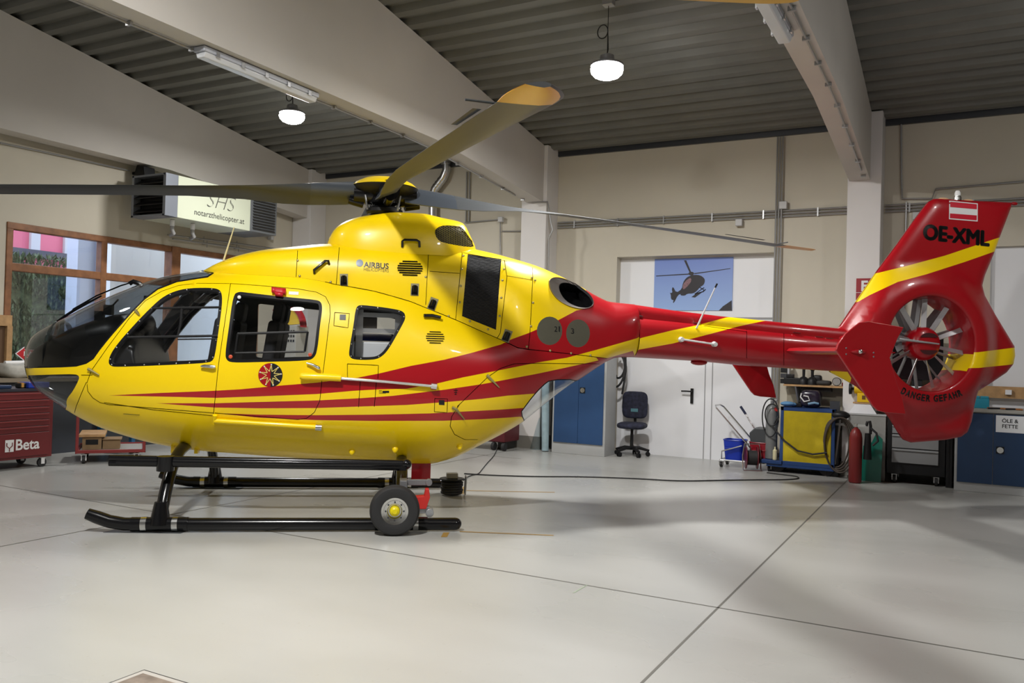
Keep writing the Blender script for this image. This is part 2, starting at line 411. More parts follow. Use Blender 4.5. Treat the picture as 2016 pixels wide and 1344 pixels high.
# ---- conduits on the back wall
def conduit(name, pts, r, label, cat='pipe', extra=None, m=None, ax=1, v=YW-0.03):
    P = [on(x, y, ax, v) for x, y in pts]; t = MB(); t.tube(P, r, n=8)
    if extra: extra(t, P)
    return tag(t.build(name, m or M_conduit), label, cat)
def pipe_run(name, z, x0, x1, n, gap, r, label):
    for i in range(n):
        o = MB().cyl((x0, YW-0.03, z-i*gap), (x1, YW-0.03, z-i*gap), r, n=8).build(name, M_conduit); tag(o, ('top', 'middle', 'lowest')[i]+' '+label, 'pipe', 'horizontal conduits on the back wall')
        if i == 0:
            xx = x0+0.3; t = MB()
            while xx < x1: t.box(xx-0.01, xx+0.01, YW-0.048, YW-0.001, z-(n-1)*gap-0.02, z+0.02); xx += 0.75
            t.build('pipe_clamp', M_conduit, o, each=True)
pipe_run('conduit', 3.675, -5.9, -1.43, 3, 0.042, 0.013, 'grey conduit of the three on the back wall between the columns')
pipe_run('conduit', 3.67, -0.98, 6.0, 3, 0.042, 0.013, 'grey conduit of the three on the back wall right of the tail column')
for k in range(3):
    tag(MB().cyl((-2.42+k*0.038, YW-0.062, 0.9), (-2.42+k*0.038, YW-0.062, 4.74), 0.012, n=8).build('conduit', M_conduit), ('left', 'middle', 'right')[k]+' one of three vertical grey conduits right of the poster door', 'pipe', 'vertical conduits right of the poster door')
def jbox(p, s, label, name='junction_box'):
    return tag(MB().obox(p, s, 0.07, s).build(name, mat('box_grey', (0.5, 0.5, 0.5), 0.5), bevel=0.01), label, 'junction box')
jbox(on(1542, 404, 1, YW-0.07), 0.11, 'grey junction box on the vertical conduit bundle')
jbox(on(1455, 438, 1, YW-0.07), 0.10, 'grey junction box hanging below the long conduit bundle')
jbox(on(1805, 425, 1, YW-0.07), 0.10, 'grey junction box behind the tail fin')
tag(MB().cyl((-0.72, YW-0.03, 3.7), (-0.72, YW-0.03, 2.0), 0.012).build('conduit', M_conduit), 'thin vertical conduit between the tail column and tail fin', 'pipe')
conduit('conduit', [(1774, 228), (1775, 355), (1776, 391), (1835, 391), (1842, 372), (2016, 357)], 0.012, 'thin conduit descending the wall then running right above the tail fin')
conduit('conduit', [(1040, 397), (1078, 397), (1082, 420), (1085, 440), (1088, 452), (1080, 470), (1078, 620)], 0.013, 'bent grey conduit on the column left of the poster door', v=11.97, m=M_conduit)
# left bay pipes
conduit('conduit', [(919, 338), (917, 436)], 0.012, 'left thin vertical pipe of a pair above the mast fairing')
conduit('conduit', [(925, 338), (923, 436)], 0.012, 'right thin vertical pipe of a pair above the mast fairing')
conduit('conduit', [(915, 438), (985, 432), (985, 500)], 0.012, 'thin conduit with corner box beside the grille fairing')
jbox(on(986, 432, 1, YW-0.07), 0.09, 'small grey junction box beside the mast fairing grille')
conduit('conduit', [(988, 455), (1030, 455)], 0.01, 'short conduit reaching the column left of the poster door')
conduit('conduit', [(637, 345), (633, 465)], 0.012, 'thin vertical conduit at the hangar corner column')
# silver flue
P = [on(x, y, 1, YW-0.12) for x, y in ((879, 318), (879, 335), (873, 350), (856, 372), (852, 385), (852, 435))]
t = MB(); t.tube(P, 0.075, n=16)
for q in (0.25, 0.55, 0.8):
    pp = Vector(P[2]).lerp(Vector(P[3]), q); d = (Vector(P[3])-Vector(P[2])).normalized(); t.cyl(pp-d*0.012, pp+d*0.012, 0.08, n=16)
t.cyl(P[0], Vector(P[0])-Vector((0, 0, 0.05)), 0.095, n=16)
tag(t.build('flue_pipe', M_steel), 'silver bent flue pipe on the back wall above the rotor hub', 'pipe')

# ---- left wall: spotlight, conduit, heater
P = [on(x, y, 0, X0+0.03) for x, y in ((0, 281), (100, 302), (255, 336))]
tag(MB().tube(P, 0.012, n=8).build('conduit', M_conduit), 'thin conduit crossing the window wall towards the spotlight', 'pipe')
p = on(285, 338, 0, X0+0.25); t = thing('spotlight', 'small black spotlight on the window wall beside the air heater', 'spotlight', p)
MB().prism([(-0.12, -0.06), (0.13, -0.09), (0.10, 0.06), (-0.06, 0.09)], lambda a, b, k: (a, -0.10+0.2*k, b)).build('lamp_head', M_black, t, bevel=0.01)
MB().box(-0.25, -0.1, -0.03, 0.03, -0.03, 0.01).build('bracket', M_black, t)
# air heater "SHS notarzthelicopter.at": box on brackets, front face looks along +X
HXF = X0+1.0
ya, za = on(350, 400, 0, HXF)[1], on(347, 427, 0, HXF)[2]
y_r = on(545, 420, 0, HXF)[1]; z_t = on(352, 345, 0, HXF)[2]; yb = on(493, 420, 0, HXF)[1]
zb_ = on(350, 428, 0, HXF)[2]
t = thing('air_heater', 'pale box air heater with louvred ends and lettering on the window wall', 'heater', (HXF, ya, zb_))
H_ = z_t-zb_; L1 = yb-ya; L2 = y_r-ya
MB().box(-0.75, 0, 0.0, L1, 0, H_).build('heater_body', mat('heater_cream', (0.60, 0.64, 0.50), 0.5), t, bevel=0.006)
hd = MB(); hd.box(-0.75, -0.02, -0.22, 0.0, 0, 0.03); hd.box(-0.75, -0.02, -0.22, 0, H_-0.03, H_); hd.box(-0.06, 0.0, -0.22, -0.0, 0, H_); hd.box(-0.75, -0.70, -0.22, 0, 0, H_)
hd.build('outlet_frame', mat('heater_grey', (0.22, 0.24, 0.28), 0.4, metal=0.3), t, bevel=0.004)
hd = MB(); hd.box(-0.70, -0.06, -0.10, -0.06, 0.03, H_-0.03)
for k in range(5): hd.obox((-0.38, -0.17, 0.1+k*(H_-0.15)/4.5), 0.64, 0.11, 0.012, rot=(0.6, 0, 0))
hd.build('outlet_louvre', M_black, t)
hd = MB(); hd.box(-0.75, 0.0, L1, L2, 0, H_)
hd.build('inlet_frame', mat('heater_grey2', (0.13, 0.14, 0.15), 0.45), t, bevel=0.006)
hd = MB()
for k in range(12): hd.obox((0.012, (L1+L2)/2, 0.06+k*(H_-0.12)/11), 0.03, (L2-L1)*0.82, 0.012, rot=(0, 0.5, 0))
hd.build('inlet_louvre', mat('louvre_black', (0.02, 0.02, 0.022), 0.4), t)
fnh = lambda s, ox, oz: (lambda a, b: (0.004, ox+a*s, oz+b*s))
write('lettering', 'SHS', fnh(1, L1*0.55, H_*0.40), mat('letter_grey', (0.06, 0.06, 0.055), 0.6), t, size=0.34, shear=0.35, offset=-0.008)
write('lettering_fill', 'SHS', lambda a, b: (0.006, L1*0.55+a, H_*0.40+b+0.003), MATS['heater_cream'], t, size=0.335, shear=0.35, offset=-0.016)
write('lettering', 'notarzthelicopter.at', fnh(1, L1*0.56, H_*0.15), MATS['letter_grey'], t, size=0.125)
for q, yy in ((0, 0.12), (1, 0.5)):
    b = MB(); b.tube([(-0.25, yy, 0), (-0.25, yy, -0.16), (-0.25, yy+0.03, -0.2), (-0.4, yy+0.1, -0.22)], 0.03, n=12); b.build('pipe', mat('pipe_mix', (0.3, 0.3, 0.3), 0.4), t)
    MB().cyl((-0.25, yy, -0.01), (-0.25, yy, -0.10), 0.034, n=14).build('pipe_sleeve', M_white, t)
# pipes below the heater on the wall
for k, (pts, lab) in enumerate((([(330, 462), (420, 473), (545, 490)], 'upper thin pipe on the window wall below the heater'), ([(340, 470), (420, 481), (545, 500)], 'lower thin pipe on the window wall below the heater'))):
    P = [on(x, y, 0, X0+0.12) for x, y in pts]; b = MB().tube(P, 0.014, n=8)
    for q in (0.3, 0.6): pp = np.array(P[0])*(1-q)+np.array(P[2])*q; b.cyl(pp+[0, 0, -0.06], pp+[0, 0, 0.05], 0.008, n=6); b.cyl(pp, pp-np.array([0.115, 0, 0]), 0.008, n=6)
    tag(b.build('heating_pipe', M_conduit), lab, 'pipe', 'pipes below the air heater')
p = on(533, 467, 0, X0+0.05); jbox(p, 0.1, 'grey junction box on the window wall under the heater inlet')

# ---- outdoors behind the window
M_hedge = mat('hedge_leaf', (0.12, 0.17, 0.08), 0.7, var=0.5, vscale=14)
def outdoors():
    o = MB().box(-40, X0-0.3, -10, 40, -0.3, -0.02).build('ground_outside', mat('asphalt', (0.12, 0.12, 0.12), 0.8)); o['kind'] = 'structure'
    hb = MB(); x = -14.2; rnd = random.Random(3)
    yA = on(18, 600, 0, x)[1]-1.2; yB = on(150, 600, 0, x)[1]+0.9; zt = on(90, 517, 0, x)[2]
    hb.box(x-0.8, x-0.1, yA, yB, 0, zt-0.05)
    for i in range(12000):
        yy = rnd.uniform(yA, yB); zz = rnd.uniform(0.6, zt+0.12); xx = x-0.08+rnd.gauss(0, 0.05)+0.09*math.sin(zz*9+yy*4)
        s_ = rnd.uniform(0.03, 0.065); d = Vector((rnd.uniform(0.1, 1), rnd.uniform(-1, 1), rnd.uniform(-1.2, 0.6))).normalized(); _, e1, e2 = ortho(d); c = Vector((xx, yy, zz))
        hb.add([c-e1*s_*0.35, c+e2*s_*1.4, c+e1*s_*0.35, c-e2*s_*1.4], [(0, 1, 2, 3)])
    tag(hb.build('hedge', M_hedge), 'dense dark green hedge outside the window', 'hedge')
    x = -13.4; y0 = on(150, 600, 0, x)[1]; y1 = on(212, 600, 0, x)[1]
    t = thing('neighbour_building', 'pale blue walled building outside the window right of the hedge', 'building', (x, y0, 0))
    MB().box(-0.3, 0.0, 0, 6.5, 0, 4.5).build('wall', mat('blue_wall', (0.62, 0.67, 0.80), 0.6), t)
    MB().box(0.0, 0.06, 0.5, 0.62, 0, 4.5).build('downpipe', mat('blue_wall2', (0.48, 0.52, 0.66), 0.5), t)
    ys = on(280, 500, 0, x)[1]-y0; zs = on(280, 500, 0, x)[2]
    MB().box(0.0, 0.03, on(221, 500, 0, x)[1]-y0, on(266, 500, 0, x)[1]-y0, zs-0.05, zs+0.42).build('grey_panel', mat('grey_panel', (0.25, 0.26, 0.30), 0.6), t)
    tag(MB().box(-13.3, -12.9, 9.35, 15.5, 0, 3.6).build('white_backdrop', mat('backdrop_white', (0.85, 0.86, 0.88), 0.6)), 'white wall added outside the window as a bright backdrop right of the wide post', 'building')  # wall added outside so the pane beside the post looks bright
    x = -17.5; z0 = on(90, 497, 0, x)[2]
    t = thing('pink_building', 'pink panelled building with white pilasters seen above the hedge', 'building', (x, 5.0, 0))
    MB().box(-1, 0, -1, 12, 0, z0+2.5).build('wall', mat('pink_wall', (0.75, 0.17, 0.25), 0.6), t)
    c = MB()
    for px_ in (66, 132): yy = on(px_, 480, 0, x)[1]-5.0; c.box(0, 0.08, yy-0.1, yy+0.1, z0, z0+2.5)
    c.build('pilaster', mat('pilaster', (0.6, 0.6, 0.62), 0.6), t)
    MB().box(0, 0.12, -1, 12, z0-0.15, z0+0.02).build('gutter', mat('gutter', (0.08, 0.08, 0.1), 0.5), t)
outdoors()
# arrow sticker on the window
p = on(48, 696, 0, X0-0.075)
t = thing('arrow_sticker', 'small red arrow sticker with white letters on the window', 'sticker', p)
arr = [(-0.11, 0), (0.0, 0.085), (0.0, 0.05), (0.16, 0.05), (0.16, -0.05), (0.0, -0.05), (0.0, -0.085)]
MB().prism([(a*1.12-0.004, b*1.15) for a, b in arr], lambda a, b, k: (0.001*k, a, b)).build('sticker_border', M_paper, t)
MB().prism(arr, lambda a, b, k: (0.001+0.001*k, a, b)).build('sticker_face', mat('sign_red', (0.5, 0.01, 0.02), 0.5), t)
write('lettering', 'DA', lambda a, b: (0.0025, 0.05+a, -0.03+b), M_paper, t, size=0.09, offset=0.002)
# ============================================================ the helicopter
M_yel = mat('paint_yellow', (0.95, 0.66, 0.0), 0.33, coat=0.3, spec=0.4)
M_red = mat('paint_red', (0.37, 0.003, 0.009), 0.33, coat=0.3, spec=0.4)
M_blk = mat('gloss_black', (0.005, 0.005, 0.006), 0.2, coat=0.15, spec=0.35)
M_int = mat('cabin_liner', (0.035, 0.035, 0.038), 0.7)
M_seam = mat('seam_line', (0.04, 0.025, 0.01), 0.6)
M_gask = mat('window_rubber', (0.006, 0.006, 0.007), 0.5, spec=0.2)
M_pane = glass('cabin_glass', (0.88, 0.90, 0.92))
M_shield = glass('windshield_glass', (0.50, 0.52, 0.53))
M_mesh = mat('grille_mesh', (0.085, 0.08, 0.055), 0.6, bump=0.3, bscale=300)
M_chrome = mat('bright_metal', (0.65, 0.65, 0.64), 0.22, metal=1.0)
M_fan = mat('fan_grey', (0.42, 0.42, 0.43), 0.35, metal=0.6)
heli = thing('helicopter', 'yellow and red rescue helicopter parked on black skids in the hangar', 'helicopter', HO, TH)

def pch(xs, ys):
    xs = np.array(xs, float); ys = np.array(ys, float); h = np.diff(xs); d = np.diff(ys)/h; m = np.zeros(len(xs))
    for i in range(1, len(xs)-1):
        if d[i-1]*d[i] > 0: w1 = 2*h[i]+h[i-1]; w2 = h[i]+2*h[i-1]; m[i] = (w1+w2)/(w1/d[i-1]+w2/d[i])
    m[0] = d[0]; m[-1] = d[-1]
    def f(x):
        x = np.clip(x, xs[0], xs[-1]); i = np.clip(np.searchsorted(xs, x)-1, 0, len(xs)-2); t = (x-xs[i])/h[i]
        return ((2*t**3-3*t**2+1)*ys[i]+(t**3-2*t**2+t)*h[i]*m[i]+(-2*t**3+3*t**2)*ys[i+1]+(t**3-t**2)*h[i]*m[i+1])
    return f
class Tab:
    def __init__(s, f, a, b, n=3000): s.x = np.linspace(a, b, n); s.y = f(s.x)
    def __call__(s, x): return np.interp(x, s.x, s.y)

class Surf:
    """near half (y<0) of a symmetric surface, P(u,v)"""
    def __init__(s, P, u0, u1, v0, v1, nu=160, nv=60, vs=1.0):
        s.P = P; s.b = (u0, u1, v0, v1); s.vs = vs
        U, V = np.meshgrid(np.linspace(u0, u1, nu), np.linspace(v0, v1, nv), indexing='ij')
        s.U, s.V = U, V; s.X, s.Y = hproj(s.pt(U, V))
        s.du, s.dv = (u1-u0)/(nu-1), (v1-v0)/(nv-1)
        s.sg = 1.0; n = s.nrm(np.array([(u0+u1)/2]), np.array([v0+(v1-v0)*0.5]))
        if n[0, 1] > 0: s.sg = -1.0
        N = s.nrm(U.ravel(), V.ravel()).reshape(nu, nv, 3); Pw = s.pt(U, V)
        C = np.array([(CAM-HO)@HX, (CAM-HO)@HY, CAM[2]])
        s.vis = ((C-Pw)*N).sum(-1) > -0.05
    def pt(s, u, v):
        x, y, z = s.P(u, v); return np.stack([x, y, z], -1)
    def nrm(s, u, v):
        u0, u1, v0, v1 = s.b; e = 1e-3
        ua, ub = np.clip(u-e, u0, u1), np.clip(u+e, u0, u1); va, vb = np.clip(v-e, v0, v1), np.clip(v+e, v0, v1)
        n = np.cross(s.pt(ub, v)-s.pt(ua, v), s.pt(u, vb)-s.pt(u, va))*s.sg
        l = np.linalg.norm(n, axis=-1, keepdims=True); l[l == 0] = 1
        return n/l
    def inv(s, px, py):
        D = (s.X-px)**2+(s.Y-py)**2; D = np.where(s.vis, D, D+4e4)
        i = np.unravel_index(np.argmin(D), D.shape); u, v = s.U[i], s.V[i]; du, dv = s.du, s.dv
        g = np.linspace(-1, 1, 5)
        for _ in range(14):
            A, B = np.meshgrid(np.clip(u+g*du, s.b[0], s.b[1]), np.clip(v+g*dv, s.b[2], s.b[3]), indexing='ij')
            x, y = hproj(s.pt(A, B)); k = np.unravel_index(np.argmin((x-px)**2+(y-py)**2), x.shape)
            u, v = A[k], B[k]; du *= 0.55; dv *= 0.55
        return u, v
    def at(s, px, py, off=0.0):
        u, v = s.inv(px, py); p = s.pt(np.array([u]), np.array([v]))[0]
        if off: p = p+s.nrm(np.array([u]), np.array([v]))[0]*off
        return p
def dens(P, step=7.0, closed=True):
    o = []; n = len(P)
    for i in range(n if closed else n-1):
        a = np.array(P[i], float); b = np.array(P[(i+1) % n], float); k = max(1, int(np.linalg.norm(b-a)/step))
        for j in range(k): o.append(tuple(a+(b-a)*j/k))
    if not closed: o.append(tuple(P[-1]))
    return o
def chaikin(P, it=2, closed=True):
    for _ in range(it):
        o = []; n = len(P)
        for i in range(n if closed else n-1):
            a = np.array(P[i], float); b = np.array(P[(i+1) % n], float); o += [tuple(a*.75+b*.25), tuple(a*.25+b*.75)]
        if not closed: o = [P[0]]+o+[P[-1]]
        P = o
    return P
def shrink(P, d):
    n = len(P); A = sum(P[i][0]*P[(i+1) % n][1]-P[(i+1) % n][0]*P[i][1] for i in range(n)); sg = 1 if A > 0 else -1
    o = []
    for i in range(n):
        a, b, c = np.array(P[i-1]), np.array(P[i]), np.array(P[(i+1) % n])
        t = (c-a); t = t/(np.linalg.norm(t)+1e-9); o.append(tuple(b+np.array([-t[1], t[0]])*sg*d))
    return o
def pip(pts, poly):
    x, y = pts[:, 0], pts[:, 1]; ins = np.zeros(len(pts), bool); n = len(poly); j = n-1
    for i in range(n):
        xi, yi = poly[i]; xj, yj = poly[j]
        c = ((yi > y) != (yj > y)) & (x < (xj-xi)*(y-yi)/((yj-yi) or 1e-12)+xi); ins ^= c; j = i
    return ins
def skin(surf, regions, du, dv, keep=None):
    """regions: [(px polygon, {group:..., mat:...})]; returns {group: (uv verts, tris, mats)}"""
    u0, u1, v0, v1 = surf.b; S = surf.vs
    us = np.linspace(u0, u1, max(2, int((u1-u0)/du)+1)); vv = np.linspace(v0, v1, max(2, int((v1-v0)/dv)+1))
    pts = []; edges = []
    def addloop(L):
        b = len(pts); pts.extend(L); n = len(L)
        for i in range(n): edges.append((b+i, b+(i+1) % n))
    addloop([(u, v0*S) for u in us]+[(u1, v*S) for v in vv[1:]]+[(u, v1*S) for u in us[::-1][1:]]+[(u0, v*S) for v in vv[::-1][1:-1]])
    for u in us[1:-1]:
        for v in vv[1:-1]: pts.append((float(u)+du*0.13*math.sin(v*37), float(v)*S))
    maps = []
    for (P, info) in regions:
        if info.get('uv'): Q = [(a, b*S) for a, b in P]
        else:
            Q = []
            for q in dens(P, info.get('step', 7.0)):
                a, b = surf.inv(*q)
                if getattr(surf, 'snap', False):
                    ex, ey = hproj(surf.pt(np.array([a]), np.array([b])))
                    if math.hypot(ex[0]-q[0], ey[0]-q[1]) > 4: b = surf.b[3] if b > (surf.b[2]+surf.b[3])/2 else surf.b[2]
                Q.append((a, b*S))
        R2 = [Q[0]]
        for q in Q[1:]:
            if abs(q[0]-R2[-1][0])+abs(q[1]-R2[-1][1]) > 1e-4: R2.append(q)
        maps.append((R2, info)); addloop([(float(a), float(b)) for a, b in R2])
    vo, eo, fo, *_ = delaunay_2d_cdt([Vector(p) for p in pts], edges, [], 0, 1e-5)
    V = np.array([(p.x, p.y) for p in vo]); F = np.array([f for f in fo if len(f) == 3])
    a, b, c = V[F[:, 0]], V[F[:, 1]], V[F[:, 2]]
    area = np.abs((b[:, 0]-a[:, 0])*(c[:, 1]-a[:, 1])-(b[:, 1]-a[:, 1])*(c[:, 0]-a[:, 0])); ok = area > 1e-9
    F = F[ok]; C = V[F].mean(1)
    grp = np.array([None]*len(F), object); mt = np.zeros(len(F), int)
    for Q, info in maps:
        m = pip(C, Q)
        if 'group' in info: grp[m] = info['group']; mt[m] = info.get('mat', mt[m])
        elif 'mat' in info: mt[m] = info['mat']
    V = V/np.array([1, S]); C = C/np.array([1, S])
    if keep is not None:
        k = keep(C); F, grp, mt = F[k], grp[k], mt[k]
    out = {}
    for g in set(grp): 
        k = grp == g; out[g] = (V, F[k], mt[k])
    return out
def skin_obj(name, surf, data, mats, parent, sides=(-1, 1), thick=0.0, inner=None, lines=(), seam_i=None, label=None, off=0.0, line_r=0.0023):
    V, F, mt = data; used = np.unique(F); rm = -np.ones(len(V), int); rm[used] = np.arange(len(used)); Vu = V[used]; F = rm[F]
    P = surf.pt(Vu[:, 0], Vu[:, 1]); N = surf.nrm(Vu[:, 0], Vu[:, 1]); P = P+N*off
    # outward orientation
    fn = np.cross(P[F[:, 1]]-P[F[:, 0]], P[F[:, 2]]-P[F[:, 0]]); fl = (fn*N[F[:, 0]]).sum(1) < 0
    F = F.copy(); F[fl] = F[fl][:, ::-1]
    ec = {}
    for f in F:
        for i in range(3):
            e = (f[i], f[(i+1) % 3]); ec[e] = 1
    bnd = [e for e in ec if (e[1], e[0]) not in ec]
    vs = []; nr = []; fs = []; ms = []
    for sd in sides:
        q = np.array([1, -sd, 1.0]); Ps = P*q; Ns = N*q; o = len(vs)
        vs += Ps.tolist(); nr += Ns.tolist()
        for f, m_ in zip(F, mt): fs.append([o+int(i) for i in (f if sd < 0 else f[::-1])]); ms.append(int(m_))
        if thick:
            o2 = len(vs); vs += (Ps-Ns*thick).tolist(); nr += (-Ns).tolist()
            for f in F: fs.append([o2+int(i) for i in (f[::-1] if sd < 0 else f)]); ms.append(inner)
            for e in bnd:
                if abs(P[e[0]][1]) < 1e-3 and abs(P[e[1]][1]) < 1e-3: continue
                b = len(vs); a_, b_ = e if sd < 0 else e[::-1]
                q4 = [Ps[a_], Ps[b_], Ps[b_]-Ns[b_]*thick, Ps[a_]-Ns[a_]*thick]; vs += [list(p) for p in q4]
                n_ = np.cross(q4[1]-q4[0], q4[3]-q4[0]); n_ = n_/(np.linalg.norm(n_)+1e-12); nr += [(-n_).tolist()]*4
                fs.append([b+3, b+2, b+1, b]); ms.append(inner)
        for L in lines:
            cl = L[0] == L[-1] and len(L) > 3
            Q = np.array(dens(L, 6.0, False)); uv = np.array([surf.inv(*q_) for q_ in Q]); A = surf.pt(uv[:, 0], uv[:, 1])+surf.nrm(uv[:, 0], uv[:, 1])*0.001; A = A*q
            k = len(A); b = len(vs); B = surf.nrm(uv[:, 0], uv[:, 1])*q
            T = np.gradient(A, axis=0); W = np.cross(T, B); W = W/(np.linalg.norm(W, axis=1, keepdims=True)+1e-9)*line_r
            for i in range(k): vs += [(A[i]+W[i]+B[i]*0.0005).tolist(), (A[i]-W[i]+B[i]*0.0005).tolist()]; nr += [B[i].tolist()]*2
            for i in range(k-1): fs.append([b+2*i, b+2*i+1, b+2*i+3, b+2*i+2]); ms.append(seam_i)
    me = bpy.data.meshes.new(name); me.from_pydata(vs, [], fs)
    for m_ in mats: me.materials.append(m_)
    me.polygons.foreach_set('material_index', ms); me.polygons.foreach_set('use_smooth', [True]*len(fs))
    me.update(); me.normals_split_custom_set_from_vertices([Vector(n_) for n_ in nr])
    o = bpy.data.objects.new(name, me); COL.objects.link(o); o.parent = parent
    if label: o['label'] = label
    return o

# ---------- main body tables (photo outline -> helicopter frame)
XN = hp(53, 702, 0)[0]; XE = hp(1245, 650, 0)[0]
U_ = lambda x: ((x-XN)+np.sqrt(np.maximum((x-XN)**2+1.2*(x-XN), 0)))/2
X_ = lambda u: XN+u*u/(u+0.3)
UE = float(U_(XE))
def tabz(pts, y=0.0):
    A = np.array([hp(a, b, y if not callable(y) else y(a)) for a, b in pts]); u = U_(np.maximum(A[:, 0], XN)); k = np.argsort(u); u, z = u[k], A[k, 2]
    g = np.concatenate([[True], np.diff(u) > 1e-4]); return Tab(pch(u[g], z[g]), 0, UE)
T_top = tabz([(53, 702), (54.5, 691), (60, 676), (73, 659), (95, 645), (143, 621), (190, 598), (238, 577), (286, 558), (333, 544), (381, 536.5), (400, 533.5), (437, 518), (474, 506), (530, 494.5), (586, 489), (640, 484), (760, 482), (900, 488), (950, 497), (1001, 510), (1053, 525), (1090, 540), (1135, 562), (1172, 583), (1198, 594), (1225, 597), (1246, 599)])
T_bot = tabz([(53, 702.5), (55, 718), (61, 740), (82, 768), (131, 799), (170, 822), (213, 842), (260, 857), (300, 868), (335, 875), (395, 884), (467, 890), (602, 900), (711, 907), (774, 910), (838, 911), (880, 902), (950, 870), (1023, 830), (1060, 801), (1100, 770), (1140, 743), (1175, 720), (1200, 706), (1222, 703), (1246, 703)])
xs_w = [XN, XN+0.04, XN+0.15, XN+0.35, XN+0.7, XN+1.1, XN+1.6, XN+2.2, -0.5, 0.4, 0.9, 1.3, 1.7, 2.1, 2.45, XE]
ws_ = [0.0, 0.16, 0.33, 0.47, 0.61, 0.70, 0.755, 0.78, 0.78, 0.775, 0.74, 0.67, 0.55, 0.41, 0.30, 0.255]
T_w = Tab(pch(U_(np.array(xs_w)), ws_), 0, UE)
zn = hp(53, 702.3, 0)[2]
T_zm = Tab(pch(U_(np.array([XN, XN+0.3, XN+0.8, XN+1.6, 0.0, 0.9, 1.5, 2.0, XE])), [zn, 1.33, 1.27, 1.22, 1.22, 1.32, 1.45, 1.56, (hp(1245, 599, 0)[2]+hp(1245, 703, 0)[2])/2]), 0, UE)
x400 = hp(400, 533, 0)[0]
T_ws = Tab(pch(U_(np.array([XN, x400-0.05, x400+0.12, -1.3, -0.95, -0.4, 0.6, 1.0, 1.5, XE])), [0.004, 0.02, 0.22, 0.40, 0.50, 0.55, 0.57, 0.56, 0.5, 0.2]), 0, UE)
_seam = [(400, 533.5), (430, 537), (500, 541), (582, 546), (640, 555), (660, 560), (686, 564), (735, 573), (772, 583), (809, 594), (831, 603), (900, 631), (938, 648), (980, 666), (1003, 677), (1020, 685), (1042, 688), (1083, 692), (1135, 698), (1194, 705)]
def seam_pts():
    out = []
    for a, b in _seam:
        y = -0.45
        for _ in range(4):
            x = hp(a, b, y)[0]; u = float(U_(x)); y = -float(T_ws(u)) if x < 0.9 else -float(T_w(u))*0.97*(1 if x > 1.5 else 0.9)
        P = hp(a, b, y); out.append((float(U_(P[0])), P[2]))
    return out
_sp = seam_pts(); u400 = float(U_(x400))
_zs = pch([p[0] for p in _sp], [p[1] for p in _sp])
T_zs = Tab(lambda u: np.where(u < _sp[0][0], T_top(u), np.minimum(_zs(u), T_top(u))), 0, UE)
sst = lambda a, b, x: (lambda t: t*t*(3-2*t))(np.clip((x-a)/(b-a), 0, 1))
def body_params(u):
    x = X_(u); w = T_w(u); zb = T_bot(u); zt = T_top(u); zs = T_zs(u); zm = np.clip(T_zm(u), zb+1e-3, zt-1e-3)
    k = sst(0.85, 1.9, x)
    zm = np.where(k > 0, zm, np.minimum(zm, zs-0.001))
    wst = np.minimum(T_ws(u), w*0.96)
    nu_ = 2.35
    b0 = np.maximum(zs-zm, 1e-4)/np.power(np.maximum(1-np.power(wst/np.maximum(w, 1e-6), nu_), 0.05), 1/nu_)
    bt = b0*(1-k)+(zt-zm)*k
    return x, w, zb, zt, zs, zm, k, bt, nu_
def body_P(u, t):
    u = np.asarray(u, float); t = np.asarray(t, float)
    x, w, zb, zt, zs, zm, k, bt, nu_ = body_params(u); nb = 2.3
    up = zs >= zm
    fs = np.where(up, np.arcsin(np.clip(np.power(np.clip((zs-zm)/np.maximum(bt, 1e-4), 0, 1), nu_/2), 0, 1)),
                  -np.arcsin(np.clip(np.power(np.clip((zm-zs)/np.maximum(zm-zb, 1e-4), 0, 1), nb/2), 0, 1)))
    def arc(ph):
        c = np.maximum(np.cos(ph), 0); s = np.sin(ph); n = np.where(s > 0, nu_, nb)
        return w*np.power(c, 2/n), zm+np.sign(s)*np.power(np.abs(s), 2/n)*np.where(s > 0, bt, zm-zb)
    tl = np.clip(t, 0, 1); ph = -math.pi/2+tl*(fs+math.pi/2); yl, zl = arc(ph)
    tu = np.clip(t-1, 0, 1); ya, za = arc(fs+tu*(math.pi/2-fs))
    wsx, _ = arc(fs); ps = tu*math.pi/2; nc = 3.0
    yb = wsx*np.power(np.maximum(np.cos(ps), 0), 2/nc); zb2 = zs+(zt-zs)*np.power(np.maximum(np.sin(ps), 0), 2/nc)
    ztb = np.maximum(zm+bt, zs+1e-3); za = np.where(t > 1, zs+(za-zs)*(zt-zs)/np.maximum(ztb-zs, 1e-3), za)
    yu = yb*(1-k)+ya*k; zu = zb2*(1-k)+za*k
    y = np.where(t > 1, yu, yl); z = np.where(t > 1, zu, zl)
    return x+0*t, -y, z
LOW = Surf(body_P, 0.02, UE, 0.0, 1.0, 220, 60, vs=1.6)
CWL = Surf(body_P, u400+0.02, UE, 1.0001, 2.0, 160, 40, vs=1.0)
LOW.snap = True; CWL.snap = True

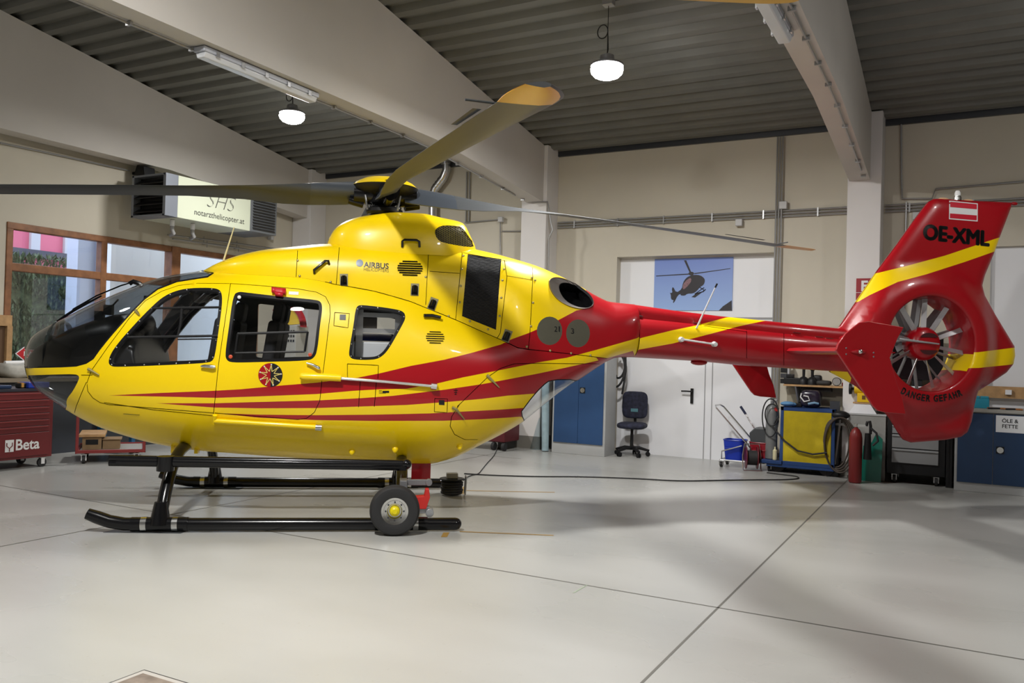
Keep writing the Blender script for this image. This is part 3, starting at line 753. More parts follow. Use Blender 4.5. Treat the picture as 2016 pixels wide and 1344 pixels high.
# ---------- outlines traced from the photo (pixels)
o_shield = [(50, 724.5), (57, 724.5), (123, 723), (150, 721.5), (170, 716), (184, 707), (196, 690), (212, 670), (229, 650), (262, 613), (286, 589), (311, 570), (348, 555.5), (389, 549), (409, 546), (421, 538), (421, 500), (240, 480), (20, 620), (20, 724)]
o_chin = [(40, 739), (60, 738.5), (104, 737), (148, 736), (156, 740), (155, 748), (144, 769), (133, 783), (130.5, 791), (132, 801), (119, 823), (60, 800), (20, 760), (20, 739)]
o_door = [(420, 813), (300, 804), (213, 796), (196, 792), (182, 783), (172, 770), (170, 754), (180, 729), (213, 682), (254, 627), (286, 592), (319, 573), (352, 561.5), (389, 557), (454, 557.5), (448, 600), (430, 719)]
o_dwin = [(213, 712), (218, 696), (233, 674), (266, 637), (294, 608), (319, 585), (343, 573), (370, 567), (409, 566), (430, 568), (437.5, 578), (437, 604), (430, 654), (424, 695), (420, 709), (409, 714.5), (327, 718.5), (229, 722.5), (217, 720)]
o_rdoor = [(454, 557.5), (511, 562), (586, 568), (623, 574), (642, 583), (650, 599), (651, 618), (643.7, 678), (634, 752), (630, 789), (620, 812), (604, 824), (586, 826), (422, 813), (430, 719), (448, 600)]
o_rwin = [(459, 580), (470, 574), (480, 575), (549, 583), (619, 589.5), (632, 593), (635, 607), (630, 640), (625, 689), (619, 704), (606, 710), (511, 712.5), (456, 714), (445, 708), (443.5, 694), (450, 648)]
o_awin = [(699.5, 611), (704, 601), (716, 600), (772, 607), (795, 612.5), (799, 625), (793, 638), (764.6, 689), (749, 704), (733, 708.5), (697, 708), (687.5, 702), (687, 690), (696, 640)]
o_clam = [(1024, 812), (1031, 802), (1050, 777), (1068, 758), (1083, 746.5), (1137, 745.5), (1149, 762), (1090, 830), (1036, 838)]
rA = [(213, 778.2), (320, 773), (420, 769), (474, 766), (549, 759), (623, 753), (705, 743), (746, 735), (809, 720), (874, 708), (930, 694), (986, 678), (1006, 668), (1042, 655), (1101, 629), (1135, 611), (1160, 606), (1168, 597), (1152, 570), (1150, 540), (1270, 560), (1262, 663), (1246, 668), (1172, 689), (1116, 704), (1060, 713), (986, 728), (911, 742.7), (859, 755), (800, 765), (740, 766.5), (697, 769), (623, 775.5), (511, 780), (426, 783), (320, 780.5)]
rB = [(307, 793.5), (421, 793.5), (511, 791), (623, 788), (709, 783.6), (772, 779), (828, 772.5), (874, 767), (949, 756), (1060, 735), (1153, 715), (1190, 706.5), (1246, 690.5), (1262, 730), (1150, 790), (1062, 800), (1052, 774.6), (1000, 778.5), (949, 785), (874, 791.5), (800, 797), (709, 800), (623, 803), (511, 803.5), (421, 802)]
rC = [(426, 813), (511, 816), (623, 817), (735, 816), (846, 813.5), (911, 810), (986, 806), (1026, 803), (1075, 800), (1066, 824), (1023, 820), (1004, 821.5), (949, 825), (874, 828), (735, 828.3), (623, 826.7), (511, 822)]
o_exh = [(1079, 556), (1082, 549), (1092, 545), (1110, 548), (1135, 560), (1158, 576), (1168, 590), (1169, 600), (1160, 607), (1143, 609), (1120, 604), (1098, 592), (1084, 574)]
def circ(cx, cy, a, b, n=24): return [(cx+a*math.cos(2*math.pi*i/n), cy+b*math.sin(2*math.pi*i/n)) for i in range(n)]
o_rad = [(921, 500), (987, 510), (976.5, 649), (909.5, 622)]
def ring(o, d, smooth=2):
    P = chaikin(o, smooth); return P, shrink(dens(P, 5), d)
dw_o, dw_i = ring(o_dwin, 6); rw_o, rw_i = ring(o_rwin, 6); aw_o, aw_i = ring(o_awin, 5.5); cl_o = chaikin(o_clam, 1); cl_i = shrink(dens(cl_o, 5), 2)
sh_o = o_shield; sh_i = shrink(dens(sh_o, 6), 3.0)
# body grid
reg_low = [([(0.02, 0), (UE, 0), (UE, 1), (0.02, 1)], dict(uv=1, group='fuselage', mat=0)),
           (rA, dict(mat=1)), (rB, dict(mat=1)), (rC, dict(mat=1)),
           (chaikin(o_door, 1), dict(group='front_door')), (chaikin(o_rdoor, 1), dict(group='rear_door')),
           (dw_o, dict(mat=2)), (dw_i, dict(group='w1', mat=0)), (rw_o, dict(mat=2)), (rw_i, dict(group='w2', mat=0)),
           (aw_o, dict(mat=2)), (aw_i, dict(group='w3', mat=0)), (cl_o, dict(mat=2)), (cl_i, dict(group='w4', mat=0)),
           (o_shield, dict(mat=2)), (sh_i, dict(group='ws', mat=0)), (chaikin(o_chin, 1), dict(group='w5', mat=0)),
           (circ(1082, 651, 25, 28), dict(mat=4)), (circ(1138, 656, 23.5, 27.5), dict(mat=4))]
_v0 = max(LOW.inv(57, 722)[1], LOW.inv(75, 721)[1])+0.012; _ub = float(U_(XN+0.30)); print('nose', _v0, _ub)
reg_low.append(([(0.02, _v0-0.14), (_ub, _v0), (_ub, 1), (0.02, 1)], dict(uv=1, group='ws', mat=0)))
# keep material of stripes inside doors
low = skin(LOW, reg_low, 0.05, 0.035)
mats_b = [M_yel, M_red, M_gask, M_int, M_mesh, M_seam]
ln_low = [[(170, 752), (160, 775), (150, 800), (147, 812)], [(454, 557.5), (430, 719), (420.5, 814)],
          [(900, 800), (960, 742), (985, 725), (1012, 716), (1060, 715), (1180, 716)], [(905, 795), (889, 820), (886, 838), (895, 855), (915, 865), (940, 865)],
          [(684, 716), (745, 719), (744, 745)], [(684, 716), (684, 742)], [(709, 752), (706, 801)], [(741, 750), (737, 800)],
          [(659, 615), (688, 617), (685, 645), (657, 641), (659, 615)], [(856, 784), (881, 785), (880, 812), (855, 810), (856, 784)], [(160, 738), (182, 738)],
          _seam[4:], [(205, 792), (300, 806), (420, 818)]]
ln_fd = [[(171, 754), (180, 729), (213, 682), (254, 627), (286, 592), (319, 573), (352, 561.8), (389, 557.5), (452, 558)], [(171.5, 756), (173, 770), (183, 783), (197, 792), (214, 796), (420, 812.5)]]
ln_rd = [[(454, 558), (511, 562), (586, 568.5), (623, 575), (641, 584), (649, 600), (650, 618), (643, 678), (633.5, 752), (629.5, 789), (619, 811), (604, 823), (586, 825.5), (423, 812.5)]]
fus = skin_obj('fuselage', LOW, low['fuselage'], mats_b, heli, thick=0.03, inner=3, lines=ln_low, seam_i=5)
fdoor = skin_obj('cockpit_door', LOW, low['front_door'], mats_b, heli, sides=(-1,), thick=0.03, inner=3, lines=ln_fd, seam_i=5, label='near cockpit door with large window')
rdoor = skin_obj('cabin_door', LOW, low['rear_door'], mats_b, heli, sides=(-1,), thick=0.03, inner=3, lines=ln_rd, seam_i=5, label='near sliding cabin door with starburst emblem')
fdoor2 = skin_obj('cockpit_door', LOW, low['front_door'], mats_b, heli, sides=(1,), thick=0.03, inner=3, label='far side cockpit door')
rdoor2 = skin_obj('cabin_door', LOW, low['rear_door'], mats_b, heli, sides=(1,), thick=0.03, inner=3, label='far side cabin door')
for g, par, mm in (('w1', (fdoor, fdoor2), M_pane), ('w2', (rdoor, rdoor2), M_pane), ('w3', (fus, fus), M_pane), ('w4', (fus, fus), M_pane), ('w5', (fus, fus), M_shield)):
    for sd, pr in zip((-1, 1), par):
        skin_obj('window_pane', LOW, low[g], [mm], pr, sides=(sd,), off=-0.004)
skin_obj('windshield', LOW, low['ws'], [M_shield], heli, off=-0.003)
# cowling
reg_cwl = [([(u400+0.02, 1.0001), (UE, 1.0001), (UE, 2), (u400+0.02, 2)], dict(uv=1, group='c', mat=0)),
           (rA, dict(mat=1)), (rB, dict(mat=1)), (chaikin(o_exh, 2), dict(group='exh', mat=0)), (o_rad, dict(group='rad', mat=0)),
           (circ(1082, 651, 25, 28), dict(mat=4)), (circ(1138, 656, 23.5, 27.5), dict(mat=4))]
cw = skin(CWL, reg_cwl, 0.05, 0.05)
ln_c = [[(844, 490), (838, 600)], [(846, 534), (905, 538)], [(668, 487), (662, 560)], [(1048, 526), (1049, 545), (1043, 660), (1040, 688)], [(993, 512), (998, 545), (985, 655), (978, 667)], [(910, 498), (897, 629)], [(998, 543), (1048, 551)],
        [(760, 487), (842, 494)], [(586, 493), (583, 545)], [(905, 496), (998, 514)], _seam[4:]]
cowl = skin_obj('engine_cowling', CWL, cw['c'], mats_b, heli, thick=0.02, inner=3, lines=ln_c, seam_i=5)
# radiator intakes: recessed black grille with fine louvres
for sd in (1, -1):
    rad = skin_obj('intake_grille', CWL, cw['rad'], [M_black], heli, sides=(-sd,), off=-0.02)
    lv = MB()
    for k in range(46):
        f = (k+0.5)/46; a = np.array([921-11.5*f, 500+122*f]); b = np.array([987-10.5*f, 510+139*f])
        P = [CWL.at(*(a+(b-a)*q), -0.008) for q in (0.01, 0.35, 0.65, 0.99)]; P = [p*np.array([1, sd, 1]) for p in P]
        lv.tube(P, 0.0045, n=4)
    lv.build('grille_louvre', mat('grille_dark', (0.03, 0.03, 0.032), 0.5), rad)
# exhausts: steel pipe set into the cowling
for sd in (1, -1):
    P = [CWL.at(*q) for q in dens(chaikin(o_exh, 2), 8)]
    c = sum(P)/len(P); n = len(P); b = MB(); rows = []
    for dpt, scl, sh_ in ((-0.008, 1.0, 0), (0.014, 0.985, 0), (0.006, 0.96, 0.002), (-0.05, 0.80, 0.075), (-0.06, 0.78, 0.078), (-0.25, 0.74, 0.07)):
        rows += [((c+(p-c)*scl+np.array([sh_, 0, 0])+np.array([0.15, -1, 0.25])*dpt*(-1 if False else 1))*np.array([1, sd, 1])) for p in P]
    fs = [(r*n+i, r*n+(i+1) % n, (r+1)*n+(i+1) % n, (r+1)*n+i) for r in range(5) for i in range(n)]+[tuple(range(5*n, 6*n))]
    b.add(rows, fs); b.m = [0 if q_ < 3*n else 1 for q_ in range(len(fs))]; b.build('exhaust_pipe', [mat('exhaust_steel', (0.32, 0.29, 0.27), 0.32, metal=0.9), mat('exhaust_soot', (0.05, 0.05, 0.055), 0.35, metal=0.8)], heli, label='dark oval exhaust outlet')

# ---------- mast fairing
fa = [(640, 482), (647, 470), (655, 457), (664, 447), (683, 436), (709, 428), (735, 424), (787, 419), (828, 421), (870, 430), (905, 437.5), (912, 441), (925, 465), (941, 494)]
FA = np.array([hp(a, b, -0.12) for a, b in fa]); xf0, xf1 = FA[0, 0], FA[-1, 0]; f_zt = Tab(pch(FA[:, 0], FA[:, 2]), xf0, xf1)
zf0 = hp(640, 489, -0.4)[2]; zf1 = hp(941, 500, -0.4)[2]
def fair_P(u, v):
    q = (u-xf0)/(xf1-xf0); zb = zf0+(zf1-zf0)*q-0.03; zt = np.maximum(f_zt(u), zb+0.01)
    w = 0.44*np.power(np.clip(1-np.abs(2*q-1)**4.0, 0, 1), 0.5)+0.02
    hh = (zt-zb)/0.45; wt = w*(1-0.38*hh*np.power(np.clip(v, 0, 1), 0.8))
    ps = v*math.pi/2; y = wt*np.power(np.maximum(np.cos(ps), 0), 2/5.0); z = zb+(zt-zb)*np.power(np.maximum(np.sin(ps), 0), 2/6.0)
    return u+0*v, -y, z
FAIR = Surf(fair_P, xf0, xf1, 0.0, 1.0, 90, 40)
o_fg = chaikin([(855, 455), (862, 447), (874, 443), (904, 445), (912, 449), (935, 484), (925, 487), (872, 478), (860, 470)], 1)
fd = skin(FAIR, [([(xf0, 0), (xf1, 0), (xf1, 1), (xf0, 1)], dict(uv=1, group='f', mat=0)), (o_fg, dict(group='g', mat=0, step=4))], 0.04, 0.05)
fair = skin_obj('mast_fairing', FAIR, fd['f'], mats_b, heli, thick=0.015, inner=3)
fgr = skin_obj('fairing_grille', FAIR, fd['g'], [M_black], fair, sides=(-1,), off=-0.012); skin_obj('fairing_grille', FAIR, fd['g'], [M_black], fair, sides=(1,), off=-0.012)
hx_ = MB()
poly = [tuple(p) for p in o_fg]
for i in range(26):
    for j in range(13):
        cx_, cy_ = 853+i*3.4, 441+j*3.9+(1.95 if i % 2 else 0)
        if pip(np.array([[cx_, cy_]]), shrink(dens(poly, 3), 1.0))[0]:
            P = [FAIR.at(cx_+2.3*math.cos(math.pi/3*k), cy_+2.2*math.sin(math.pi/3*k), -0.003) for k in range(6)]
            hx_.tube(P, 0.0022, n=3, closed=True)
hx_.build('mesh_wire', mat('mesh_brass', (0.30, 0.24, 0.06), 0.4), fgr)

# ---------- tail boom
bx0, bx1 = XE, hp(1690, 700, 0)[0]
def linez(pts, y=0.0):
    A = np.array([hp(a, b, y) for a, b in pts]); return lambda x: np.interp(x, A[:, 0], A[:, 2])
bz0 = linez([(1245, 703), (1375, 711), (1458, 719), (1633, 730), (1700, 738)]); bzs = linez([(1245, 626), (1650, 668), (1700, 673)], -0.15)
bzt = linez([(1245, 599.5), (1324, 611), (1414, 622), (1503, 631), (1650, 646), (1700, 651)])
def boom_P(u, v):
    zb, zs = bz0(u), bzs(u)+0.045; zm = (zb+zs)/2; w = 0.255+(0.175-0.255)*(u-bx0)/(bx1-bx0)
    ph = -math.pi/2+v*math.pi; c = np.maximum(np.cos(ph), 0); s = np.sin(ph)
    return u+0*v, -w*np.power(c, 2/2.2), zm+(zs-zm)*np.sign(s)*np.power(np.abs(s), 2/2.2)
def spine_P(u, v):
    zs, zt = bzs(u)-0.01, bzt(u); w = 0.155+(0.115-0.155)*(u-bx0)/(bx1-bx0); ps = v*math.pi/2
    return u+0*v, -w*np.power(np.maximum(np.cos(ps), 0), 2/3.0), zs+(zt-zs)*np.power(np.maximum(np.sin(ps), 0), 2/2.4)
BOOM = Surf(boom_P, bx0, bx1, 0.0, 1.0, 90, 40); SPN = Surf(spine_P, bx0, bx1, 0.0, 1.0, 90, 24)
o_by = [(1235, 671), (1250, 668), (1324, 650), (1373, 640), (1399, 633), (1436, 623), (1452, 610), (1520, 615), (1507, 631), (1455, 642), (1399, 657), (1324, 676), (1250, 689.5), (1235, 693)]
o_by2 = [(1628, 729.5), (1668.5, 731.6), (1676, 744), (1672, 760), (1640, 752)]
bd = skin(BOOM, [([(bx0, 0), (bx1, 0), (bx1, 1), (bx0, 1)], dict(uv=1, group='b', mat=1)), (o_by, dict(mat=0)), (o_by2, dict(mat=0))], 0.06, 0.04)
boom = skin_obj('tail_boom', BOOM, bd['b'], mats_b, heli, lines=[[(1246, 602), (1247, 640), (1246, 700)], [(1385, 641), (1470, 653)], [(1470, 648), (1470, 705)], [(1543, 650), (1543, 725)]], seam_i=5)
sd_ = skin(SPN, [([(bx0, 0), (bx1, 0), (bx1, 1), (bx0, 1)], dict(uv=1, group='b', mat=1)), (o_by, dict(mat=0))], 0.06, 0.06)
skin_obj('shaft_cover', SPN, sd_['b'], mats_b, heli, lines=[[(1252, 629), (1640, 668)]], seam_i=5)

# ---------- fin with shrouded fan
o_fin = [(1622, 650), (1650, 646), (1683.7, 596), (1728, 530.7), (1767, 478.6), (1797, 436), (1819.5, 406), (1827, 397), (1838, 391.5), (1850, 391), (1916, 395), (1989, 398.5), (1989, 408), (1966.5, 467), (1953.5, 503), (1936.7, 543.7), (1932, 562), (1936.7, 581), (1957, 618), (1979.5, 655), (1995, 681), (1996.5, 700), (1993, 716.7), (1979.5, 733.5), (1946, 756), (1922, 770.7), (1916, 800), (1910.7, 830), (1903, 850.7), (1890, 860), (1860.5, 865.6), (1793.5, 871), (1778.6, 865.6), (1771, 856), (1749, 819), (1715, 785), (1688, 762), (1660, 746), (1633, 732)]
FIN = np.array([hp(a, b, 0)[[0, 2]] for a, b in o_fin])
fl_, fr_ = hp(1747, 676, -0.2), hp(1917, 676, -0.2); ft_, fb_ = hp(1833, 581.5, -0.2), hp(1833, 771.5, -0.2)
FCx, FCz, FR = (fl_[0]+fr_[0])/2, (ft_[2]+fb_[2])/2, ((fr_[0]-fl_[0])+(ft_[2]-fb_[2]))/4
print('fan', FCx, FCz, FR, (fr_[0]-fl_[0])/2, (ft_[2]-fb_[2])/2)
FINd = np.array(dens([tuple(p) for p in FIN], 0.02))
def dist_out(x, z):
    sh = np.shape(x); X = np.ravel(x); Z = np.ravel(z); A = FIN; B = np.roll(FIN, -1, 0); out = np.full(X.shape, 9.0)
    for a, b in zip(A, B):
        d = b-a; L = d@d; t = np.clip(((X-a[0])*d[0]+(Z-a[1])*d[1])/L, 0, 1); out = np.minimum(out, np.hypot(X-a[0]-t*d[0], Z-a[1]-t*d[1]))
    return out.reshape(sh)
xg = np.linspace(FIN[:, 0].min()-0.02, FIN[:, 0].max()+0.02, 260); zg = np.linspace(FIN[:, 1].min()-0.02, FIN[:, 1].max()+0.02, 320)
XG, ZG = np.meshgrid(xg, zg, indexing='ij'); DG = dist_out(XG, ZG)
def bil(G, x, z):
    fx = np.clip((x-xg[0])/(xg[1]-xg[0]), 0, len(xg)-1.001); fz = np.clip((z-zg[0])/(zg[1]-zg[0]), 0, len(zg)-1.001); i = fx.astype(int); j = fz.astype(int); a = fx-i; b = fz-j
    return G[i, j]*(1-a)*(1-b)+G[i+1, j]*a*(1-b)+G[i, j+1]*(1-a)*b+G[i+1, j+1]*a*b
def fin_h(x, z):
    x = np.asarray(x, float); z = np.asarray(z, float); d = np.array(bil(DG, x, z)); m_ = d < 0.03
    if m_.any(): d[m_] = dist_out(x[m_], z[m_])
    r = np.hypot(x-FCx, z-FCz)
    base = 0.075*np.sqrt(np.clip(d/0.16, 0, 1)*(2-np.clip(d/0.16, 0, 1)))
    q = np.clip((FR+0.42-r)/0.34, 0, 1); blg = 0.15*q*q*(3-2*q)
    lip = np.clip((r-FR)/0.05, 0, 1); blg = blg*1.0+0.0
    edge = np.clip(d/0.12, 0, 1); edge = np.sqrt(edge*(2-edge))
    bm_ = 0.10*sst(0.55, 0.0, x-hp(1650, 690, 0)[0])*sst(0.02, 0.14, d)        # fatter root flowing out of the boom
    h = base+blg*edge+bm_
    return h*(0.86+0.14*np.sqrt(np.clip(lip*(2-lip), 0, 1)))+0.004*np.clip(d/0.004, 0, 1)
def fin_P(u, v): return u+0*v, -fin_h(u+0*v, v+0*u), v+0*u
FINS = Surf(fin_P, xg[0], xg[-1], zg[0], zg[-1], 140, 160)
FINS.vis[:] = True
uvo = [tuple(p) for p in dens([tuple(p) for p in FIN], 0.03)]
uvc = [(FCx+FR*math.cos(a), FCz+FR*math.sin(a)) for a in np.linspace(0, 2*math.pi, 90, endpoint=False)]
f_y1 = [(1676, 612), (1683, 598), (1724.7, 538), (1786, 523), (1860.5, 503), (1975, 465), (1965, 494), (1955, 496), (1897.7, 516), (1823, 540), (1767, 555), (1711.6, 581), (1683.7, 598)]
f_y1 = [(1672, 606), (1715, 541), (1724.7, 538), (1786, 523), (1860.5, 503), (1966.5, 467.5), (1990, 461), (1980, 490), (1955, 496), (1897.7, 516), (1823, 540), (1767, 555), (1711.6, 581), (1684, 597)]
f_y2 = [(1850, 694), (1881, 694.5), (1927, 693), (1997, 684), (2015, 684), (2015, 716), (1996, 717), (1927, 724), (1875, 725), (1850, 725)]
extra = [(shrink(uvo, d_), dict(uv=1)) for d_ in (0.004, 0.012, 0.028, 0.055)]+[([(FCx+(FR+d_)*math.cos(a), FCz+(FR+d_)*math.sin(a)) for a in np.linspace(0, 2*math.pi, 90, endpoint=False)], dict(uv=1)) for d_ in (0.008, 0.02, 0.035, 0.05, 0.09)]
fdt = skin(FINS, extra+[(uvo, dict(uv=1, group='fin', mat=1)), (f_y1, dict(mat=0)), (f_y2, dict(mat=0)), (o_by2, dict(mat=0)), (uvc, dict(uv=1, group='hole', mat=0))], 0.05, 0.05)
fin = skin_obj('tail_fin', FINS, fdt['fin'], mats_b, heli, label='red vertical tail fin with round fan duct and registration')
# duct wall
dk = MB(); n = 96; ys = [-1, -0.6, 0, 0.6, 1]
hh = fin_h(np.array([FCx+(FR+1e-3)*math.cos(2*math.pi*i/n) for i in range(n)]), np.array([FCz+(FR+1e-3)*math.sin(2*math.pi*i/n) for i in range(n)]))
vs = [(FCx+(FR-(0.012 if abs(k) < 0.9 else 0))*math.cos(2*math.pi*i/n), k*hh[i], FCz+(FR-(0.012 if abs(k) < 0.9 else 0))*math.sin(2*math.pi*i/n)) for k in ys for i in range(n)]
for r in range(4):
    for i in range(n):
        a = 2*math.pi*(i+0.5)/n; zz = math.sin(a)*FR; mm = 1 if (math.cos(a) > 0 and -0.29 < zz < -0.10) else 0
        dk.add([vs[r*n+i], vs[r*n+(i+1) % n], vs[(r+1)*n+(i+1) % n], vs[(r+1)*n+i]], [(0, 1, 2, 3)], mm)
dk.build('fan_duct', [M_red, M_yel], fin)
# ---------- fan
M_fandark = mat('fan_dark', (0.25, 0.25, 0.26), 0.4, metal=0.5)
fc = Vector((FCx, 0, FCz))
MB().lathe([(0.0, -0.17), (0.09, -0.165), (0.15, -0.14), (0.175, -0.10), (0.18, 0.02), (0.17, 0.04)], c=fc, ax=(0, 1, 0), n=40).build('fan_hub', M_red, fin)
MB().lathe([(0.13, 0.04), (0.15, 0.06), (0.15, 0.2), (0.10, 0.24), (0, 0.25)], c=fc, ax=(0, 1, 0), n=32).build('gearbox', M_fan, fin)
b = MB()
for z_ in (0.085, -0.085):
    P = [(a, 0.068*math.sin(math.acos(max(-1, min(1, a/0.11))))*(1 if z_ > 0 else -1)) for a in np.linspace(-0.105, 0.105, 14)]
    q = [fc+Vector((a, -0.172, z_*0.55+c_)) for a, c_ in P]; b.add(q, [tuple(range(len(q)))])
b.build('hub_opening', mat('dark_red', (0.05, 0.004, 0.006), 0.6), fin, each=True)
for i, ang in enumerate([88, 55, 20, -10, -40, -74, -110, -150, 168, 124]):
    a = R_(ang); d = Vector((math.cos(a), 0, math.sin(a))); t_ = Vector((-math.sin(a), 0, math.cos(a))); b = MB()
    vs = []
    for r_, wd, tw in ((0.17, 0.028, 0.9), (0.3, 0.027, 0.7), (0.42, 0.026, 0.5), (FR-0.02, 0.026, 0.45)):
        for k, sgn in ((1, 1), (-1, 1)):
            e = t_*math.cos(tw)*k+Vector((0, 1, 0))*math.sin(tw)*k; nrm = e.cross(d).normalized()
            vs += [fc+Vector((0, -0.06, 0))+d*r_+e*wd+nrm*0.003, fc+Vector((0, -0.06, 0))+d*r_+e*wd-nrm*0.003]
    fs = []
    for r in range(3):
        o = r*4; fs += [(o, o+4, o+7, o+3), (o+1, o+2, o+6, o+5), (o, o+1, o+5, o+4), (o+2, o+3, o+7, o+6)]
    b.add(vs, fs+[(0, 3, 2, 1), (12, 13, 14, 15)]); b.build('fan_blade', M_fan, fin)
for i in range(11):
    a = R_(17+i*360/11); d = Vector((math.cos(a), 0, math.sin(a))); t_ = Vector((-math.sin(a), 0, math.cos(a))); b = MB(); c0 = fc+Vector((0, 0.13, 0))
    vs = []
    for r_ in (0.14, FR+0.0):
        for e in (t_*0.02+Vector((0, 0.05, 0)), t_*-0.02+Vector((0, -0.05, 0))):
            n_ = d.cross(e).normalized()*0.006; vs += [c0+d*r_+e+n_, c0+d*r_+e-n_]
    b.add(vs, [(0, 2, 6, 4), (1, 5, 7, 3), (0, 4, 5, 1), (2, 3, 7, 6), (0, 1, 3, 2), (4, 6, 7, 5)]); b.build('stator_vane', M_fandark, fin)
MB().tube([fc+Vector((-0.34, -0.16, 0.04)), fc+Vector((0.10, -0.19, 0.0))], [0.016, 0.008], n=8).build('pitch_rod', M_fan, fin)

# ---------- horizontal stabiliser with end plates
o_ep = [(1691, 635), (1708, 632), (1778, 644), (1765.6, 666.5), (1750.7, 703.7), (1763.7, 752), (1775, 782), (1782, 815), (1741, 811.6), (1726.5, 808), (1717, 798.6), (1644.6, 689), (1648, 677.7), (1663, 657)]
YE = 1.27
EP = [hp(a, b, -YE) for a, b in o_ep]
sz = hp(1600, 691, -0.6)[2]; sx0 = hp(1545, 688, -0.18)[0]; sx1 = sx0+0.52
print('endplate x', min(p[0] for p in EP), max(p[0] for p in EP), 'stab', sx0, sx1, sz, 'far', [tuple(np.round(hproj(np.array([p[0], YE, p[2]])), 0)) for p in EP[:2]+EP[6:12]])
def stab(y0, y1, name):
    b = MB(); prof = [(sx0, 0), (sx0+0.03, 0.028), (sx0+0.15, 0.04), (sx0+0.35, 0.028), (sx1, 0.004), (sx1, -0.004), (sx0+0.35, -0.022), (sx0+0.12, -0.032), (sx0+0.03, -0.02)]
    b.prism(prof, lambda a, c, k: (a, y0+(y1-y0)*k, sz+c)); return b.build(name, M_red, heli, angle=30)
stab(-YE+0.008, -0.1, 'horizontal_stabiliser'); stab(0.1, YE-0.008, 'horizontal_stabiliser')
def plate(yy):
    b = MB(); b.prism([(p[0], p[2]) for p in EP], lambda a, c, k: (a, yy+(k-0.5)*0.03, c)); return b.build('end_plate', M_red, heli, bevel=0.008)
ep1 = plate(-YE); ep2 = plate(YE)
c = hp(1690, 692, -YE-0.02)
MB().ball((0, 0, 0), 1, 16, 10, 0.075, 0.035, 0.022).build('navigation_light', M_red, ep1).location = tuple(c)
MB().ball((0, 0, 0), 0.022, 12, 8, 1, 1, 1).build('lamp_glass', M_chrome, ep1).location = tuple(c+np.array([0.0, -0.03, 0]))
b = MB()
for a_, b_ in ((1666, 685), (1666, 697), (1720, 694), (1720, 702)):
    p = hp(a_, b_, -YE-0.018); b.ball(p, 0.008, 8, 6, 1, 0.4, 1)
b.build('bolt', M_fandark, ep1, each=True)

# ---------- lettering and marks on the paint
def fit(name, body, quad, surf, m, parent, off=0.0025, **kw):
    vs, fs = text2d(body, **kw); A = np.array(vs); x0, y0 = A.min(0); x1, y1 = A.max(0); TL, TR, BR, BL = [np.array(q, float) for q in quad]; b = MB(); out = []
    for (a, c_) in vs:
        s_ = (a-x0)/(x1-x0); t_ = (c_-y0)/(y1-y0); p = (BL*(1-s_)+BR*s_)*(1-t_)+(TL*(1-s_)+TR*s_)*t_; out.append(surf.at(p[0], p[1], off))
    b.add(out, fs); return b.build(name, m, parent)
M_ink = mat('letter_black', (0.006, 0.006, 0.007), 0.4)
M_whit = mat('decal_white', (0.75, 0.75, 0.75), 0.4)
fit('registration', 'OE-XML', [(1818, 440), (1949, 454), (1948, 486), (1816, 472)], FINS, M_ink, fin, size=1, bold=0.058)
# flag
def quadmesh(b, TL, TR, BR, BL, surf, off, m=0, n=4):
    vs = []
    for j in range(n+1):
        for i in range(n+1):
            s_, t_ = i/n, j/n; p = (np.array(TL)*(1-s_)+np.array(TR)*s_)*(1-t_)+(np.array(BL)*(1-s_)+np.array(BR)*s_)*t_; vs.append(surf.at(p[0], p[1], off))
    b.add(vs, [(j*(n+1)+i, j*(n+1)+i+1, (j+1)*(n+1)+i+1, (j+1)*(n+1)+i) for j in range(n) for i in range(n)], m)
fl = MB(); quadmesh(fl, (1868.6, 395), (1924.8, 400.5), (1924.5, 436), (1868, 431.3), FINS, 0.002)
quadmesh(fl, (1870.5, 397.3), (1922.8, 402.3), (1922.7, 412), (1870.3, 407.5), FINS, 0.0035, 1); quadmesh(fl, (1870, 420), (1922.6, 424), (1922.4, 433.7), (1869.7, 429.3), FINS, 0.0035, 1)
fl.build('flag_decal', [M_whit, mat('flag_red', (0.55, 0.01, 0.03), 0.4)], fin)
txt = 'DANGER GEFAHR'; wid = {'D': 1.05, 'A': 1.05, 'N': 1.1, 'G': 1.1, 'E': .95, 'R': 1.05, ' ': .5, 'F': .9, 'H': 1.05}; tot = sum(wid[c] for c in txt); a0, a1 = -29.5, 25.5; acc = 0
dg = MB()
for ch in txt:
    am = R_(a0+(a1-a0)*(acc+wid[ch]/2)/tot); acc += wid[ch]
    if ch == ' ': continue
    vs, fs = text2d(ch, size=1, bold=0.05); A = np.array(vs); x0, y0 = A.min(0); x1, y1 = A.max(0); lw = 129*R_(a1-a0)/tot*wid[ch]*0.84; out = []
    cx_, cy_ = 1838, 655
    for (q, r) in vs:
        e = ((q-x0)/(x1-x0)-0.5)*lw; hgt = ((r-y0)/(y1-y0)-0.5)*13.5; rr = 129-hgt
        out.append(FINS.at(cx_+rr*math.sin(am)+e*math.cos(am), cy_+rr*math.cos(am)-e*math.sin(am), 0.003))
    dg.add(out, fs)
dg.build('warning_lettering', M_ink, fin)
fit('maker_name', 'AIRBUS', [(716.5, 515), (765.5, 518.5), (765, 529.5), (716, 526)], CWL, M_ink, cowl, size=1, bold=0.022)
fit('maker_name', 'HELICOPTERS', [(716.3, 526.7), (765.5, 530), (765.2, 536), (716, 532.7)], CWL, mat('letter_olive', (0.10, 0.08, 0.0), 0.5), cowl, size=1, offset=-0.004)
